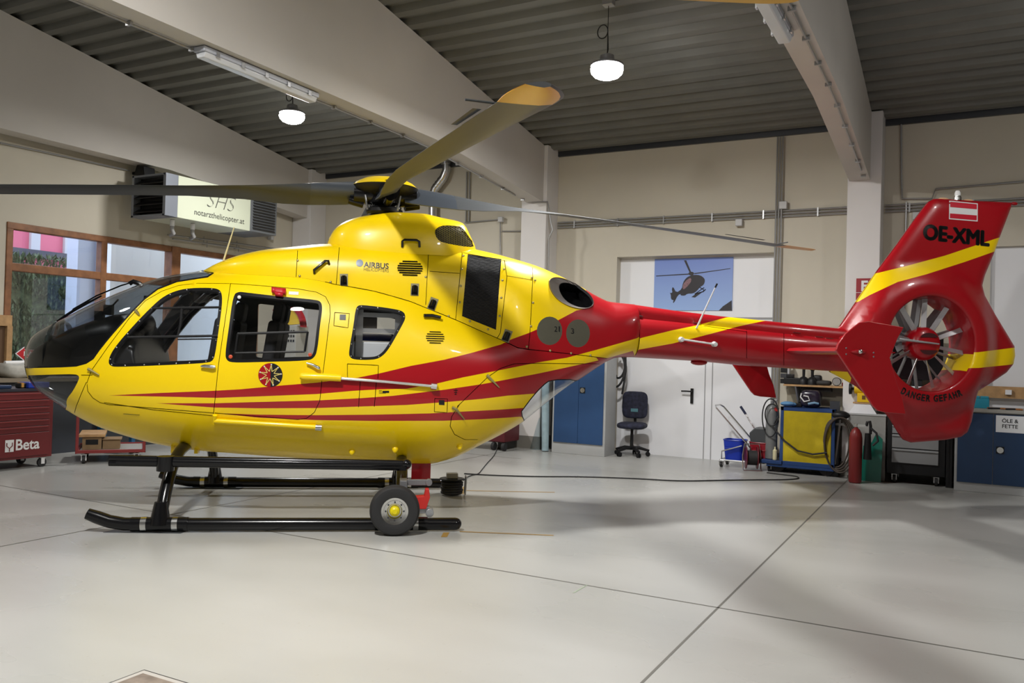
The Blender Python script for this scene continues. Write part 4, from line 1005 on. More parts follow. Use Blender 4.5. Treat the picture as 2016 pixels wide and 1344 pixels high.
b = MB(); P = [CWL.at(708+7*math.cos(a), 517.8+7*math.sin(a), 0.003) for a in np.linspace(0, 2*math.pi, 24, endpoint=False)]; b.add([CWL.at(708, 517.8, 0.006)]+P, [(0, i+1, (i+1) % 24+1) for i in range(24)]); b.build('maker_logo', mat('logo_blue', (0.25, 0.3, 0.38), 0.4), cowl)
for d_, x_, y_ in (('2', 1094, 648), ('1', 1101, 648), ('3', 1127, 652)):
    w2_ = 1.3 if d_ == '1' else 3
    fit('stencil_digit', d_, [(x_-w2_, y_-6), (x_+w2_, y_-5.5), (x_+w2_, y_+5), (x_-w2_, y_+4.5)], CWL, M_ink, cowl, size=1)
# starburst emblem on the sliding door
em = MB(); C0 = LOW.at(532.5, 738, 0.002); N_ = 36
P = [LOW.at(532.5+24*math.cos(a), 738+23.5*math.sin(a), 0.002) for a in np.linspace(0, 2*math.pi, N_, endpoint=False)]
for i in range(N_):
    aa = 2*math.pi*(i+0.5)/N_; em.add([C0, P[i], P[(i+1) % N_]], [(0, 1, 2)], 0 if -math.pi/2 < ((aa+math.pi) % (2*math.pi)-math.pi) < math.pi/2 else 1)
K = 9; tips = [(532.5+21*math.sin(2*math.pi*i/K+0.09), 738-20.5*math.cos(2*math.pi*i/K+0.09)) for i in range(K)]
inn = [(532.5+7.5*math.sin(2*math.pi*(i+.5)/K+0.09), 738-7.3*math.cos(2*math.pi*(i+.5)/K+0.09)) for i in range(K)]
for i in range(K):
    for j in (i, i-1):
        q0, q1 = tips[i], inn[j]; em.tube([LOW.at(q0[0]+(q1[0]-q0[0])*t_, q0[1]+(q1[1]-q0[1])*t_, 0.003) for t_ in (0, 0.5, 1)], 0.0035, n=4, m=2)
    em.ball(LOW.at(*tips[i], 0.003), 0.007, 8, 6, m=3)
em.build('starburst_emblem', [M_ink, M_red, mat('gold_line', (0.75, 0.62, 0.2), 0.4), M_whit], rdoor, label='round red and black emblem with a nine-pointed star')
# small technical texts as fine dark bars, grounding mark, squares
b = MB()
for a_, c_, l_ in ((893, 768, 8), (894, 772, 6), (895, 776, 4)): b.tube([LOW.at(a_, c_, 0.002), LOW.at(a_+l_, c_, 0.002)], 0.003, n=4)
b.tube([LOW.at(897.5, 764, 0.002), LOW.at(897.5, 776, 0.002)], 0.002, n=4)
quadmesh(b, (864, 787), (875, 787.5), (875, 797), (864, 796.5), LOW, 0.002, n=2); quadmesh(b, (669, 619), (681, 619), (680.5, 630), (668.5, 629.5), LOW, 0.002, n=2)
quadmesh(b, (753, 769), (766, 769), (766, 773), (753, 773), LOW, 0.002, n=1)
for k, (y_, xx0, xx1) in enumerate(((768.5, 746, 752), (771, 746, 752), (773.5, 746, 760))): b.tube([LOW.at(xx0, y_, 0.002), LOW.at(xx1, y_, 0.002)], 0.0015, n=4)
b.tube([LOW.at(243, 814, 0.002), LOW.at(275, 816.5, 0.002)], 0.0018, n=4)
b.build('placard', M_ink, fus, each=True)
b = MB(); quadmesh(b, (569, 573.5), (588, 574.5), (587.5, 580.5), (568.5, 579.5), LOW, 0.002, n=2); b.build('white_fleck', M_whit, rdoor)  # small white fleck beside the red door clip

# ---------- vents, latches, handles
def vent(surf, cx_, cy_, rx, ry, n, par, ww=2.2, slope=0.06):
    b = MB()
    for k in range(n):
        f = -1+2*(k+0.5)/n; hw = rx*math.sqrt(max(0.1, 1-f*f*0.9)); y_ = cy_+ry*f
        P = [surf.at(cx_-hw+2*hw*t_, y_+slope*(t_-0.5)*2*hw, 0.002) for t_ in np.linspace(0, 1, 6)]; b.tube(P, ww/200, n=5, flat=0.5)
    b.build('vent_louvre', M_black, par)
vent(CWL, 807, 528, 25, 15.5, 7, cowl, 2.7, 0.03); vent(LOW, 856.5, 664, 18, 13, 6, fus, 1.7, 0.03)
for (a_, c_, ang, s_) in ((677, 551, 0, CWL), (816.5, 570, 0.05, CWL), (852, 598, 0.35, CWL), (998, 661, 0.35, CWL)):
    b = MB(); ca, sa = math.cos(ang), math.sin(ang)
    def q(dx, dy): return (a_+dx*ca-dy*sa, c_+dx*sa+dy*ca)
    quadmesh(b, q(-8, -12), q(8, -12), q(8, 12), q(-8, 12), s_, 0.004, 0, 2)
    quadmesh(b, q(-5.5, -7), q(5.5, -7), q(6.5, 10), q(-6.5, 10), s_, 0.014, 1, 2)
    b.tube([s_.at(*q(0, -8), 0.018), s_.at(*q(0, 5), 0.018)], 0.018, n=8, m=1)
    b.build('latch', [mat('latch_plate', (0.35, 0.31, 0.18), 0.4, metal=0.5), M_blk], cowl)
for pts, s_, par in (([(619, 538), (619, 533), (641, 516), (647, 516), (648, 520)], CWL, cowl), ([(792, 486), (792, 476), (796, 473.5), (820, 474), (825, 477), (826, 486)], FAIR, fair), ([(833, 624.5), (850, 625), (866, 629)], LOW, fus)):
    P = [s_.at(*p, 0.03 if 0 < i < len(pts)-1 or len(pts) == 3 else 0.0) for i, p in enumerate(pts)]
    MB().tube(P, 0.0115 if len(pts) > 3 else 0.016, n=10).build('grab_handle', M_blk, par)
# small quarter-turn fasteners along the cowling panels
b = MB()
for (a_, c_) in ((844, 492), (838, 545), (992, 530), (989, 552), (987, 586), (984, 622), (912, 504), (909, 530), (907, 563), (905, 595), (925, 632), (961, 648), (1047, 547), (1053, 552), (1049, 596), (1045, 642), (1037, 682), (1083, 690), (883, 622), (586, 513), (590, 543), (651, 555), (1124, 695), (1162, 699)):
    P = CWL.at(a_, c_, 0.004); b.ball(P, 0.011, 8, 6, 1, 0.5, 1)
b.build('fastener', mat('fastener', (0.42, 0.36, 0.16), 0.35, metal=0.8), cowl, each=True)
b = MB()
def ringdots(o, d, n, s_):
    Q = shrink(dens(chaikin(o, 2), 5), d); L = len(Q)
    for i in range(n): b.ball(s_.at(*Q[int(i*L/n)], 0.002), 0.0065, 8, 5, 1, 0.5, 1)
ringdots(o_dwin, 2.6, 20, LOW); b.build('window_screw', M_chrome, fdoor, each=True)
b = MB(); ringdots(o_awin, 2.6, 12, LOW); b.build('window_screw', M_chrome, fus, each=True)
# window bars
b = MB()
def bar(b, P, r, off=0.004, flat=0.35): b.tube([LOW.at(*p, off) for p in dens(P, 12, False)], r, n=6, flat=1.0)
bar(b, [(300, 607), (436, 605)], 0.011); bar(b, [(252, 664), (429, 661)], 0.012); bar(b, [(358, 608), (355, 640), (350, 661)], 0.009); bar(b, [(350, 668), (428, 667)], 0.007)
b.build('window_bar', M_black, fdoor)
b = MB(); bar(b, [(468, 657), (606, 653)], 0.012); bar(b, [(606, 653), (600, 692)], 0.011); bar(b, [(600, 692), (463, 695)], 0.010); bar(b, [(463, 695), (468, 657)], 0.009)
b.build('sliding_pane_frame', M_black, rdoor)
b = MB(); 
for a_, c_ in ((454, 702), (610.5, 698)):
    b.ball(LOW.at(a_, c_, 0.003), 0.017, 12, 8, 1, 0.3, 1); 
b.build('red_button', mat('button_red', (0.6, 0.08, 0.03), 0.4), rdoor, each=True)
MB().ball(LOW.at(471, 585, 0.002), 0.016, 12, 8, 1, 0.3, 1).build('white_button', M_whit, rdoor)
b = MB(); quadmesh(b, (536, 570.5), (564, 573), (563, 582), (536, 579), LOW, 0.03, n=3); quadmesh(b, (541, 579), (559, 580.5), (557, 586), (543, 584.5), LOW, 0.028, n=2)
o = b.build('red_door_clip', mat('clip_red', (0.5, 0.012, 0.02), 0.35), rdoor); md = o.modifiers.new('s', 'SOLIDIFY'); md.thickness = 0.03; md.offset = 0
for P, par in (([(397, 721), (404, 720.5), (420, 722), (426, 722)], fdoor), ([(604, 714.5), (616, 718), (627, 724), (630, 726)], rdoor)):
    Q = [LOW.at(*p, 0.025) for p in P]; MB().tube(Q, [0.008, 0.014, 0.018, 0.012], n=10).build('door_handle', M_chrome, par)
# sliding door rail
Q = [LOW.at(*p, 0.035) for p in ((592, 740), (600, 741), (640, 742), (672, 744))]
MB().tube(Q, [0.025, 0.033, 0.033, 0.03], n=10).build('rail_cover', M_yel, rdoor)
Q = [LOW.at(*p, 0.03) for p in dens([(672, 744.5), (760, 751), (858, 760)], 20, False)]
MB().tube(Q, 0.014, n=8).tube([LOW.at(848, 759, 0.03), LOW.at(859, 760.5, 0.03)], 0.03, n=8).build('door_rail', M_chrome, fus)
Q = [LOW.at(*p, 0.03) for p in dens([(424, 825), (632, 838)], 25, False)]
MB().tube(Q, 0.024, n=10).tube([LOW.at(425, 814, 0.03), LOW.at(424.5, 830, 0.03)], 0.02, n=8).build('lower_rail', M_yel, fus)
MB().tube([LOW.at(622, 837.4, 0.03), LOW.at(634, 838.2, 0.03)], 0.028, n=10).build('rail_end', M_chrome, fus)
# hinge pins, drains
b = MB()
for P in (((175, 726), (180, 728), (197, 738)), ((958, 738), (964, 744), (982, 762)), ((890, 801), (898, 805), (914, 824)), ((268, 612), (272, 617), (276, 622))):
    b.tube([LOW.at(*p, 0.012) for p in P], [0.014, 0.012, 0.005], n=6)
b.build('hinge_pin', mat('pin_metal', (0.35, 0.3, 0.12), 0.4, metal=0.6), fus, each=True)
b = MB()
for a_, c_ in ((778, 884), (693, 888), (905, 878)):
    p = LOW.at(a_, c_, 0.0); b.lathe([(0.03, -0.01), (0.03, 0.006), (0.018, 0.03), (0.0, 0.045)], c=p, ax=(0, -0.6, -0.8), n=14)
b.build('drain_cone', M_yel, fus, each=True)
# wiper, whip antennas
xw = lambda a_, c_, off: tuple(LOW.at(a_, c_, off)*np.array([1, 0, 1])+np.array([0, -0.12, 0]))
P = [hp(a_, c_, -0.1) for a_, c_ in ((143, 609), (190, 582), (238, 562), (262, 555))]
MB().tube(P, 0.007, n=6).tube([hp(a_, c_, -0.12) for a_, c_ in ((112, 632), (128, 622), (150, 608), (200, 582))], [0.006, 0.012, 0.014, 0.008], n=6).tube([hp(255, 558, -0.1), hp(262, 554, -0.1), hp(274, 558, -0.1), hp(280, 563, -0.1)], 0.022, n=8).build('wiper', M_blk, heli)
P = [hp(440, 513, -0.25), hp(461, 447, -0.25)]; MB().tube(P, [0.009, 0.005], n=8).build('whip_antenna', mat('whip_cream', (0.7, 0.62, 0.35), 0.4), heli, label='cream whip antenna on the roof')
P = [BOOM.at(1371, 646, 0), hp(1408, 566, -0.35), hp(1412, 558, -0.36)]
MB().tube(P[:2], [0.010, 0.006], n=8).build('whip_antenna', M_whit, heli, label='white whip antenna on the tail boom'); MB().tube(P[1:], 0.009, n=8).build('antenna_tip', M_black, heli)
b = MB(); pa, pb = BOOM.at(1340, 668, 0.05), BOOM.at(1405, 677, 0.05); b.tube([pa, pb], 0.009, n=8)
for q_, qq in ((pa, (1340, 668)), (pb, (1405, 677))): b.cyl(BOOM.at(*qq, 0.0), q_, 0.028, 0.022, n=14)
b.build('rod_antenna', M_whit, heli)
b = MB()
for a_, c_ in ((1258, 622), (1372, 636), (1568, 655), (1612, 663), (1632, 666)): b.tube([SPN.at(a_-7, c_-0.8, 0.003), SPN.at(a_+7, c_+0.8, 0.003)], 0.011, n=6, flat=0.5)
b.build('cover_latch', M_chrome, heli, each=True)
p = hp(1885, 391, 0); MB().lathe([(0.042, -0.02), (0.042, 0.015), (0.034, 0.02), (0.034, 0.03)], c=p, n=20).build('beacon_base', M_chrome, fin)
MB().lathe([(0.03, 0.03), (0.03, 0.06), (0.02, 0.085), (0, 0.09)], c=p, n=20).build('beacon_glass', M_whit, fin)
b = MB()
for a_, c_ in ((1857, 392), (1906, 395)): b.ball(hp(a_, c_, 0), 0.06, 14, 8, 1, 0.5, 0.28)
b.build('lens_cover', mat('lens_orange', (0.75, 0.45, 0.25), 0.4), fin, each=True)
MB().ball(hp(1997, 401, 0), 0.02, 12, 8, 2.0, 1, 1).build('tail_light', M_red, fin)
b = MB(); pb_ = hp(1376, 713, 0); b.ball(pb_, 0.09, 14, 8, 1, 0.6, 0.35); b.build('belly_lens', M_red, heli)

# ---------- rotor
hub = hp(757, 384, 0); hx0 = hub[0]; ZB = hub[2]; hubP = Vector((hx0, 0, ZB)); zfair = hp(757, 424, 0)[2]
print('hub', hubP, zfair)
M_blade = mat('blade_grey', (0.045, 0.05, 0.054), 0.45, var=0.06, vscale=2)
M_cuff = mat('blade_cuff', (0.055, 0.065, 0.08), 0.3)
M_tip = mat('blade_tip_orange', (0.62, 0.28, 0.02), 0.3)
rotor = MB().lathe([(0.13, zfair-ZB-0.05), (0.13, zfair-ZB+0.06), (0.09, -0.11), (0.16, -0.09), (0.16, -0.02), (0.20, 0.0), (0.2, 0.06), (0, 0.07)], c=hubP, n=28).build('rotor_mast', M_blk, heli)
b = MB(); b.lathe([(0.0, 0.17), (0.10, 0.165), (0.2, 0.145), (0.28, 0.105), (0.325, 0.065)], c=hubP, n=40, m=0).lathe([(0.325, 0.065), (0.30, 0.03), (0.24, 0.0), (0.12, -0.02)], c=hubP, n=40, m=1)
b.build('hub_cap', [M_yel, M_black], heli, label='yellow hub cap with black underside')
RB = 4.9
def blade(ang, droop, dp, name='rotor_blade', tipc=True):
    a = R_(ang); d = Vector((math.cos(a), math.sin(a), 0)); e = Vector((-math.sin(a), math.cos(a), 0)); b = MB(); vs = []; fs = []; ms = []
    st = [0.18, 0.26, 0.36, 0.5, 0.7, 0.95, 1.3, 1.8, 2.4, 3.0, 3.6, 4.2, 4.5, 4.62, 4.7, 4.78, 4.82, 4.85, 4.88, RB]
    for s in st:
        le, te = 0.085, -0.2
        if s < 0.95: q = (s-0.18)/0.77; le = 0.12-0.035*q; te = -0.15-0.05*q
        th_ = 0.10*(1-sst(0.2, 1.2, s))+0.026
        if s > 4.5: q = (s-4.5)/(RB-4.5); le = 0.085-0.17*q**2.2; te = -0.2-0.035*q*(1-q)*2
        z = -droop*(s/RB)**dp+0.02; pit = R_(11-6*s/RB+29*float(1-sst(0.5, 1.7, s)))
        prof = [(le, 0), (le*0.93+te*0.07, 0.3), (le*0.7+te*0.3, 0.5), (le*0.4+te*0.6, 0.4), (te, 0.04), (te, -0.04), (le*0.4+te*0.6, -0.35), (le*0.7+te*0.3, -0.5), (le*0.93+te*0.07, -0.3)]
        for (c_, h_) in prof:
            h = h_*th_; vs.append(hubP+d*s+e*(c_*math.cos(pit)-h*math.sin(pit))+Vector((0, 0, z+c_*math.sin(pit)+h*math.cos(pit))))
    n = 9
    for i in range(len(st)-1):
        for j in range(n): fs.append((i*n+j, i*n+(j+1) % n, (i+1)*n+(j+1) % n, (i+1)*n+j)); ms.append(2 if (st[i] > 4.4 and j not in (0, 8)) and tipc else (1 if st[i] < 0.7 else 0))
    fs += [tuple(range(n)), tuple(reversed(range((len(st)-1)*n, len(st)*n)))]; ms += [1, 0]
    for f, m_ in zip(fs, ms): b.f.append(list(f)); b.m.append(m_)
    b.v = [tuple(v) for v in vs]
    o = b.build(name, [M_blade, M_cuff, M_tip], heli, angle=50)
    # trailing edge tab, tip pin
    q = MB(); q.add([hubP+d*s+e*y_+Vector((0, 0, 0.02-droop*(s/RB)**dp)) for s, y_ in ((3.7, -0.19), (4.2, -0.19), (4.2, -0.235), (3.7, -0.225))], [(0, 1, 2, 3)])
    q.tube([hubP+d*4.42+e*-0.17+Vector((0, 0, 0.01-droop*(4.42/RB)**dp)), hubP+d*4.42+e*-0.33+Vector((0, 0, 0.01-droop*(4.42/RB)**dp))], 0.006, n=6)
    q.build('trim_tab', M_blade, o)
    # damper, link
    l = MB(); l.tube([hubP+d*0.2+e*0.12+Vector((0, 0, -0.03)), hubP+d*0.17+e*0.1+Vector((0, 0, zfair-ZB+0.03))], 0.011, n=8)
    l.build('pitch_link', M_chrome, heli)
    b2_ = MB(); b2_.tube([hubP+d*0.12, hubP+d*0.3], [0.11, 0.10], n=14); b2_.tube([hubP+d*0.2+Vector((0, 0, -0.1)), hubP+d*0.34+Vector((0, 0, -0.07))], 0.045, n=10)
    b2_.build('blade_grip', M_blk, heli)
    return o
blade(-80.7, 0.40, 1.2); blade(10.3, 0.23, 1.3); blade(98, 0.35, 1.3); blade(188, 0.35, 1.2)
MB().lathe([(0.16, 0.0), (0.18, 0.02), (0.18, 0.05), (0.12, 0.08)], c=(hx0, 0, zfair+0.0), n=28).build('swashplate', M_black, heli)

# ---------- skids and steps
yS = 1.09
def sk(a_, c_): return hp(a_, c_, -yS)
xr = sk(897, 1033)[0]; xfs = sk(315, 1030)[0]; xrs = sk(790, 1030)[0]
front = [sk(172, 1011), sk(192, 1018), sk(215, 1026), sk(245, 1031)]
for sd, lab in ((1, 'near black landing skid'), (-1, 'far black landing skid')):
    P = [(p[0], -sd*yS, max(0.062, p[2])) for p in front]+[(xfs, -sd*yS, 0.060), (0, -sd*yS, 0.060), (xr, -sd*yS, 0.060)]
    b = MB(); b.tube(P, [0.045]+[0.052]*(len(P)-1), n=18); b.ball(P[-1], 0.051, 16, 10)
    for xx in (xfs, xrs):
        b.tube([(xx-0.22, -sd*yS, 0.062), (xx+0.22, -sd*yS, 0.062)], 0.057, n=18); b.cyl((xx, -sd*yS, 0.06), (xx, -sd*(yS-0.01), 0.24), 0.085, 0.05, n=14)
    s_ = b.build('landing_skid', M_blk, heli, label=lab)
    b = MB()
    for xx in (xfs-0.12, xfs+0.12, xrs-0.12, xrs+0.12): b.cyl((xx-0.022, -sd*yS, 0.062), (xx+0.022, -sd*yS, 0.063), 0.0595, n=18)
    b.build('skid_clamp', M_chrome, s_, each=True)
    xa = hp(215, 909, -0.98)[0]; xb_ = hp(800, 914, -0.98)[0]; zs_ = hp(500, 911, -0.98)[2]
    b = MB()
    for dz in (-0.020, 0.020): b.tube([(xa, -sd*0.98, zs_+dz+0.01), (xb_, -sd*0.98, zs_+dz-0.01)], 0.026, n=14)
    b.tube([(xa+0.06, -sd*0.98, zs_), (xb_, -sd*0.98, zs_)], 0.030, n=14); b.ball((xb_, -sd*0.98, zs_-0.0), 0.045, 14, 8)
    b.tube([(xfs+0.0, -sd*0.98, zs_-0.07), (xfs+0.0, -sd*0.98, zs_+0.05)], 0.07, n=14)
    b.build('entry_step', M_blk, heli)
for xx, zt_ in ((xfs, 0.62), (xrs, 0.53)):
    P = []
    for t_ in np.linspace(-1, 1, 41):
        y_ = t_*yS; z_ = zt_-(zt_-0.08)*abs(t_)**4.2; P.append((xx+(0.03 if xx == xfs else 0)*(1-abs(t_)), y_, z_))
    MB().tube(P, 0.05, n=16).build('cross_tube', M_blk, heli)
b = MB()
for dy in (-0.3, 0.3):
    for dx in (-0.1, 0.1): b.box(xfs+dx-0.015, xfs+dx+0.015, dy-0.04, dy+0.04, 0.54, 0.76)
b.build('gear_bracket', M_yel, heli, each=True)
b = MB(); p = hp(713, 903, -0.35); b.obox(p, 0.16, 0.03, 0.01).obox(p+[0, 0, -0.03], 0.07, 0.02, 0.05); b.build('belly_antenna', M_whit, heli)
b = MB(); b.box(xrs+0.1, xrs+0.28, -0.25, -0.24, 0.28, 0.55); b.build('red_flag', M_red, heli)

# ---------- cabin interior
it = MB(); it.box(XN+1.45, 0.9, -0.5, 0.5, 0.74, 0.80); it.build('cabin_floor', M_int, heli)
def seat(x, y, z=0.95, h=1.0, label=None):
    b = MB(); b.obox((x, y, z), 0.46, 0.44, 0.12); b.obox((x+0.24, y, z+0.42), 0.11, 0.42, 0.8, rot=(0, 0.14, 0)); b.obox((x+0.31, y, z+0.90), 0.09, 0.26, 0.2, rot=(0, 0.14, 0)); b.obox((x, y, z-0.14), 0.35, 0.35, 0.2)
    b.build('pilot_seat' if x < -1 else 'cabin_seat', mat('seat_cloth', (0.016, 0.016, 0.018), 0.8), heli, bevel=0.04, seg=3)
s1 = hp(402, 690, -0.36)
seat(s1[0]-0.12, -0.36); seat(s1[0]-0.12, 0.36)
s2 = hp(525, 690, 0.1); seat(s2[0]-0.2, 0.05); seat(s2[0]-0.2, 0.5)
b = MB(); p = hp(285, 640, 0); b.ball((p[0], -0.1, p[2]), 0.12, 20, 12, 0.9, 2.2, 1.05)
DT = np.array([hp(a_, c_, 0) for a_, c_ in ((66, 712), (72, 696), (90, 680), (120, 664), (157, 646), (200, 631), (240, 620), (262, 618), (285, 634), (300, 668), (304, 712))]); zb_d = hp(150, 722, 0)[2]
vs = []
for q_ in DT:
    w_ = 0.86*float(T_w(float(U_(q_[0]))))
    for a_ in np.linspace(0, math.pi, 17): vs.append((q_[0], -w_*math.copysign(abs(math.cos(a_))**0.6, math.cos(a_)), zb_d+(q_[2]-zb_d)*math.sin(a_)**0.5))
b.add(vs, [(r_*17+i_, r_*17+i_+1, (r_+1)*17+i_+1, (r_+1)*17+i_) for r_ in range(len(DT)-1) for i_ in range(16)]+[tuple(range(17)), tuple(range((len(DT)-1)*17, len(DT)*17))])
MB().tube([hp(a_, c_, 0.42) for a_, c_ in ((436, 566), (410, 580), (372, 616), (335, 662), (296, 716))], 0.055, n=14).build('windscreen_post', M_blk, heli)
b.build('instrument_panel', mat('panel_black', (0.008, 0.008, 0.009), 0.35), heli, bevel=0.02)
b = MB(); b.obox((p[0]+0.25, 0, 0.88), 0.5, 0.24, 0.24); b.tube([(p[0]+0.45, -0.3, 0.8), (p[0]+0.43, -0.3, 1.15), (p[0]+0.38, -0.3, 1.3)], 0.015, n=8); b.tube([(p[0]+0.0, -0.35, 0.85), (p[0]-0.1, -0.32, 1.1)], 0.02, n=8)
b.build('control_console', M_black, heli)
for (a_, c_) in ((214, 610), (196, 622), (293, 592)):
    q = hp(a_, c_, -0.2); MB().obox(q, 0.07, 0.07, 0.09).tube([q, q+np.array([0.08, 0, 0.10])], 0.008, n=6).build('cockpit_lamp', M_black, heli)
# aft bay: white cabinet and aluminium rack
q0 = hp(688, 672, -0.2); q1 = hp(778, 672, -0.2)
MB().box(q0[0]-0.1, q1[0], -0.52, -0.1, 0.85, q0[2]).build('medical_cabinet', M_whit, heli, bevel=0.015)
b = MB(); M_alu = mat('rack_alu', (0.6, 0.6, 0.6), 0.3, metal=0.9)
za_, zb3 = hp(740, 652, -0.3)[2], hp(740, 622, -0.3)[2]
xa2, xb2 = q0[0]+0.02, q1[0]+0.1
for z_ in (za_, zb3): b.box(xa2, xb2, -0.54, -0.50, z_-0.02, z_+0.02)
for x_ in (xa2+0.08, xb2-0.08): b.box(x_-0.03, x_+0.03, -0.55, -0.51, 1.2, 1.9)
b.build('equipment_rack', M_alu, heli)
b = MB()
for (a_, c_, w_, h_) in ((722, 636, 0.08, 0.14), (734, 638, 0.08, 0.14)): q = hp(a_, c_, -0.1); b.obox(q, w_, 0.06, h_)
b.build('radio_set', M_black, heli, bevel=0.01, each=True)
q = hp(740, 664, -0.1); MB().obox(q, 0.36, 0.1, 0.07).build('blue_bag', mat('bag_blue', (0.05, 0.07, 0.3), 0.6), heli, bevel=0.02)
MB().box(0.9, 0.94, -0.5, 0.5, 0.8, 1.85).build('bulkhead', M_int, heli)

# ---------- ground handling wheel beside the near skid
def hw(x, y, z=0.0):
    P = HO+HX*x+HY*y; return np.array([P[0], P[1], z])
wp = hp(777, 1005, -1.24); print('wheel', wp)
t = thing('handling_wheel', 'black ground handling wheel with yellow hub clamped beside the near skid', 'wheel', hw(wp[0], -1.24), TH)
RW = 0.205
MB().lathe([(0.11, -0.062), (0.15, -0.072), (0.185, -0.068), (0.20, -0.05), (RW, -0.02), (RW, -0.018), (RW-0.004, -0.014), (RW-0.004, -0.008), (RW, -0.004), (RW, 0.004), (RW-0.004, 0.008), (RW-0.004, 0.014), (RW, 0.018), (0.20, 0.05), (0.185, 0.068), (0.15, 0.072), (0.11, 0.062)], c=(0, 0, RW), ax=(0, 1, 0), n=56, cap=False).build('tyre', M_rubber, t)
MB().lathe([(0.0, -0.03), (0.055, -0.035), (0.06, -0.045), (0.062, -0.055), (0.088, -0.06), (0.09, -0.055), (0.112, -0.06), (0.114, 0.06), (0, 0.05)], c=(0, 0, RW), ax=(0, 1, 0), n=40).build('wheel_rim', M_chrome, t)
MB().lathe([(0.0, -0.085), (0.02, -0.085), (0.025, -0.08), (0.036, -0.075), (0.042, -0.06), (0.042, -0.03)], c=(0, 0, RW), ax=(0, 1, 0), n=24).build('hub_cap', mat('cap_yellow', (0.75, 0.62, 0.0), 0.4), t)
b = MB()
for k in range(8):
    a_ = math.pi*k/4; b.cyl((0.073*math.cos(a_), -0.064, RW+0.073*math.sin(a_)), (0.073*math.cos(a_), -0.055, RW+0.073*math.sin(a_)), 0.007, n=8)
b.build('wheel_bolt', M_dark, t, each=True)
b = MB(); b.cyl((0, 0.02, RW), (0, 0.36, RW), 0.022, n=12); b.box(-0.05, 0.30, 0.24, 0.30, 0.13, 0.19); b.cyl((0.30, 0.20, 0.14), (0.30, 0.33, 0.14), 0.035, n=16)
b.build('axle_arm', mat('jack_grey', (0.45, 0.46, 0.48), 0.35, metal=0.6), t, bevel=0.004)
MB().prism([(0.13, 0.17), (0.27, 0.17), (0.30, 0.27), (0.29, 0.34), (0.26, 0.34), (0.25, 0.28), (0.12, 0.27)], lambda a_, c_, k: (a_, 0.22+0.09*k, c_)).build('jack_body', mat('jack_red', (0.60, 0.025, 0.02), 0.4), t, bevel=0.005)
b = MB(); b.box(0.06, 0.30, 0.30, 0.33, 0.36, 0.41).cyl((0.29, 0.29, 0.385), (0.29, 0.34, 0.385), 0.03, n=14); b.box(0.04, 0.1, 0.16, 0.34, 0.1, 0.42)
b.build('clamp_bracket', M_fandark, t, bevel=0.004)
# mats under the skid fronts
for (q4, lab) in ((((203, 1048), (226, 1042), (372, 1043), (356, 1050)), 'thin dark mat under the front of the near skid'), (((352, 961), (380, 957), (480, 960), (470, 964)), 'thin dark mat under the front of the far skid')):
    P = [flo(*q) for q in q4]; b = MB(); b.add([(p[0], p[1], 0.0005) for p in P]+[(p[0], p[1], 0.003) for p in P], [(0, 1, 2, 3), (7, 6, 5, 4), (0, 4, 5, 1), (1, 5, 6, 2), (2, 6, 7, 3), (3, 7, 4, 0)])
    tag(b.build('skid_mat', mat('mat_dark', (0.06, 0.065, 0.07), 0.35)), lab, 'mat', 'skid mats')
# ============================================================ things standing in the hangar
M_cab = mat('cabinet_grey', (0.42, 0.43, 0.43), 0.45, var=0.03)
M_blue = mat('cabinet_blue', (0.018, 0.06, 0.16), 0.4, var=0.05)
M_dblue = mat('bench_blue', (0.010, 0.038, 0.105), 0.45, var=0.05)
M_cred = mat('chest_red', (0.14, 0.016, 0.018), 0.35)
M_oak = mat('raw_wood', (0.42, 0.25, 0.11), 0.6, var=0.2, vscale=12)
M_zinc = mat('zinc', (0.5, 0.5, 0.5), 0.35, metal=0.8)
def caster(t, x, y, r=0.05, each_name='caster', m=None):
    o = MB().cyl((x-0.016, y, r), (x+0.016, y, r), r, n=20).build('caster', M_rubber, t)
    b = MB(); b.box(x-0.03, x-0.02, y-0.02, y+0.02, r*0.7, r*2.1); b.box(x+0.02, x+0.03, y-0.02, y+0.02, r*0.7, r*2.1); b.box(x-0.035, x+0.035, y-0.035, y+0.035, r*2.05, r*2.2); b.cyl((x-0.032, y, r), (x+0.032, y, r), 0.012, n=10)
    b.build('caster_fork', m or M_zinc, o)
def lock(parent, x, y, z):
    b = MB().box(x-0.042, x+0.042, y-0.008, y, z-0.042, z+0.042).build('lock_plate', M_black, parent)
    MB().cyl((x, y-0.012, z), (x, y-0.008, z), 0.036, n=24).box(x-0.01, x+0.01, y-0.022, y-0.01, z-0.03, z+0.03).build('turn_knob', M_chrome, b)

# --- blue cupboard left of the chair
cx0, cx1, cy = -5.61, -4.73, 11.77
t = thing('metal_cupboard', 'tall grey cupboard with two blue doors behind the tail boom root', 'cupboard', (cx0, cy, 0)); W_ = cx1-cx0
MB().box(0, W_, 0.02, 0.44, 0, 1.9).build('carcass', M_cab, t, bevel=0.004)
for k in (0, 1):
    x0 = 0.03+k*(W_-0.06)/2; o = MB().box(x0+0.002, x0+(W_-0.06)/2-0.002, 0, 0.02, 0.17, 1.86).build('door', M_blue, t, bevel=0.003)
    if k: lock(o, on(1147, 768, 1, cy)[0]-cx0, 0.0, on(1147, 768, 1, cy)[2])
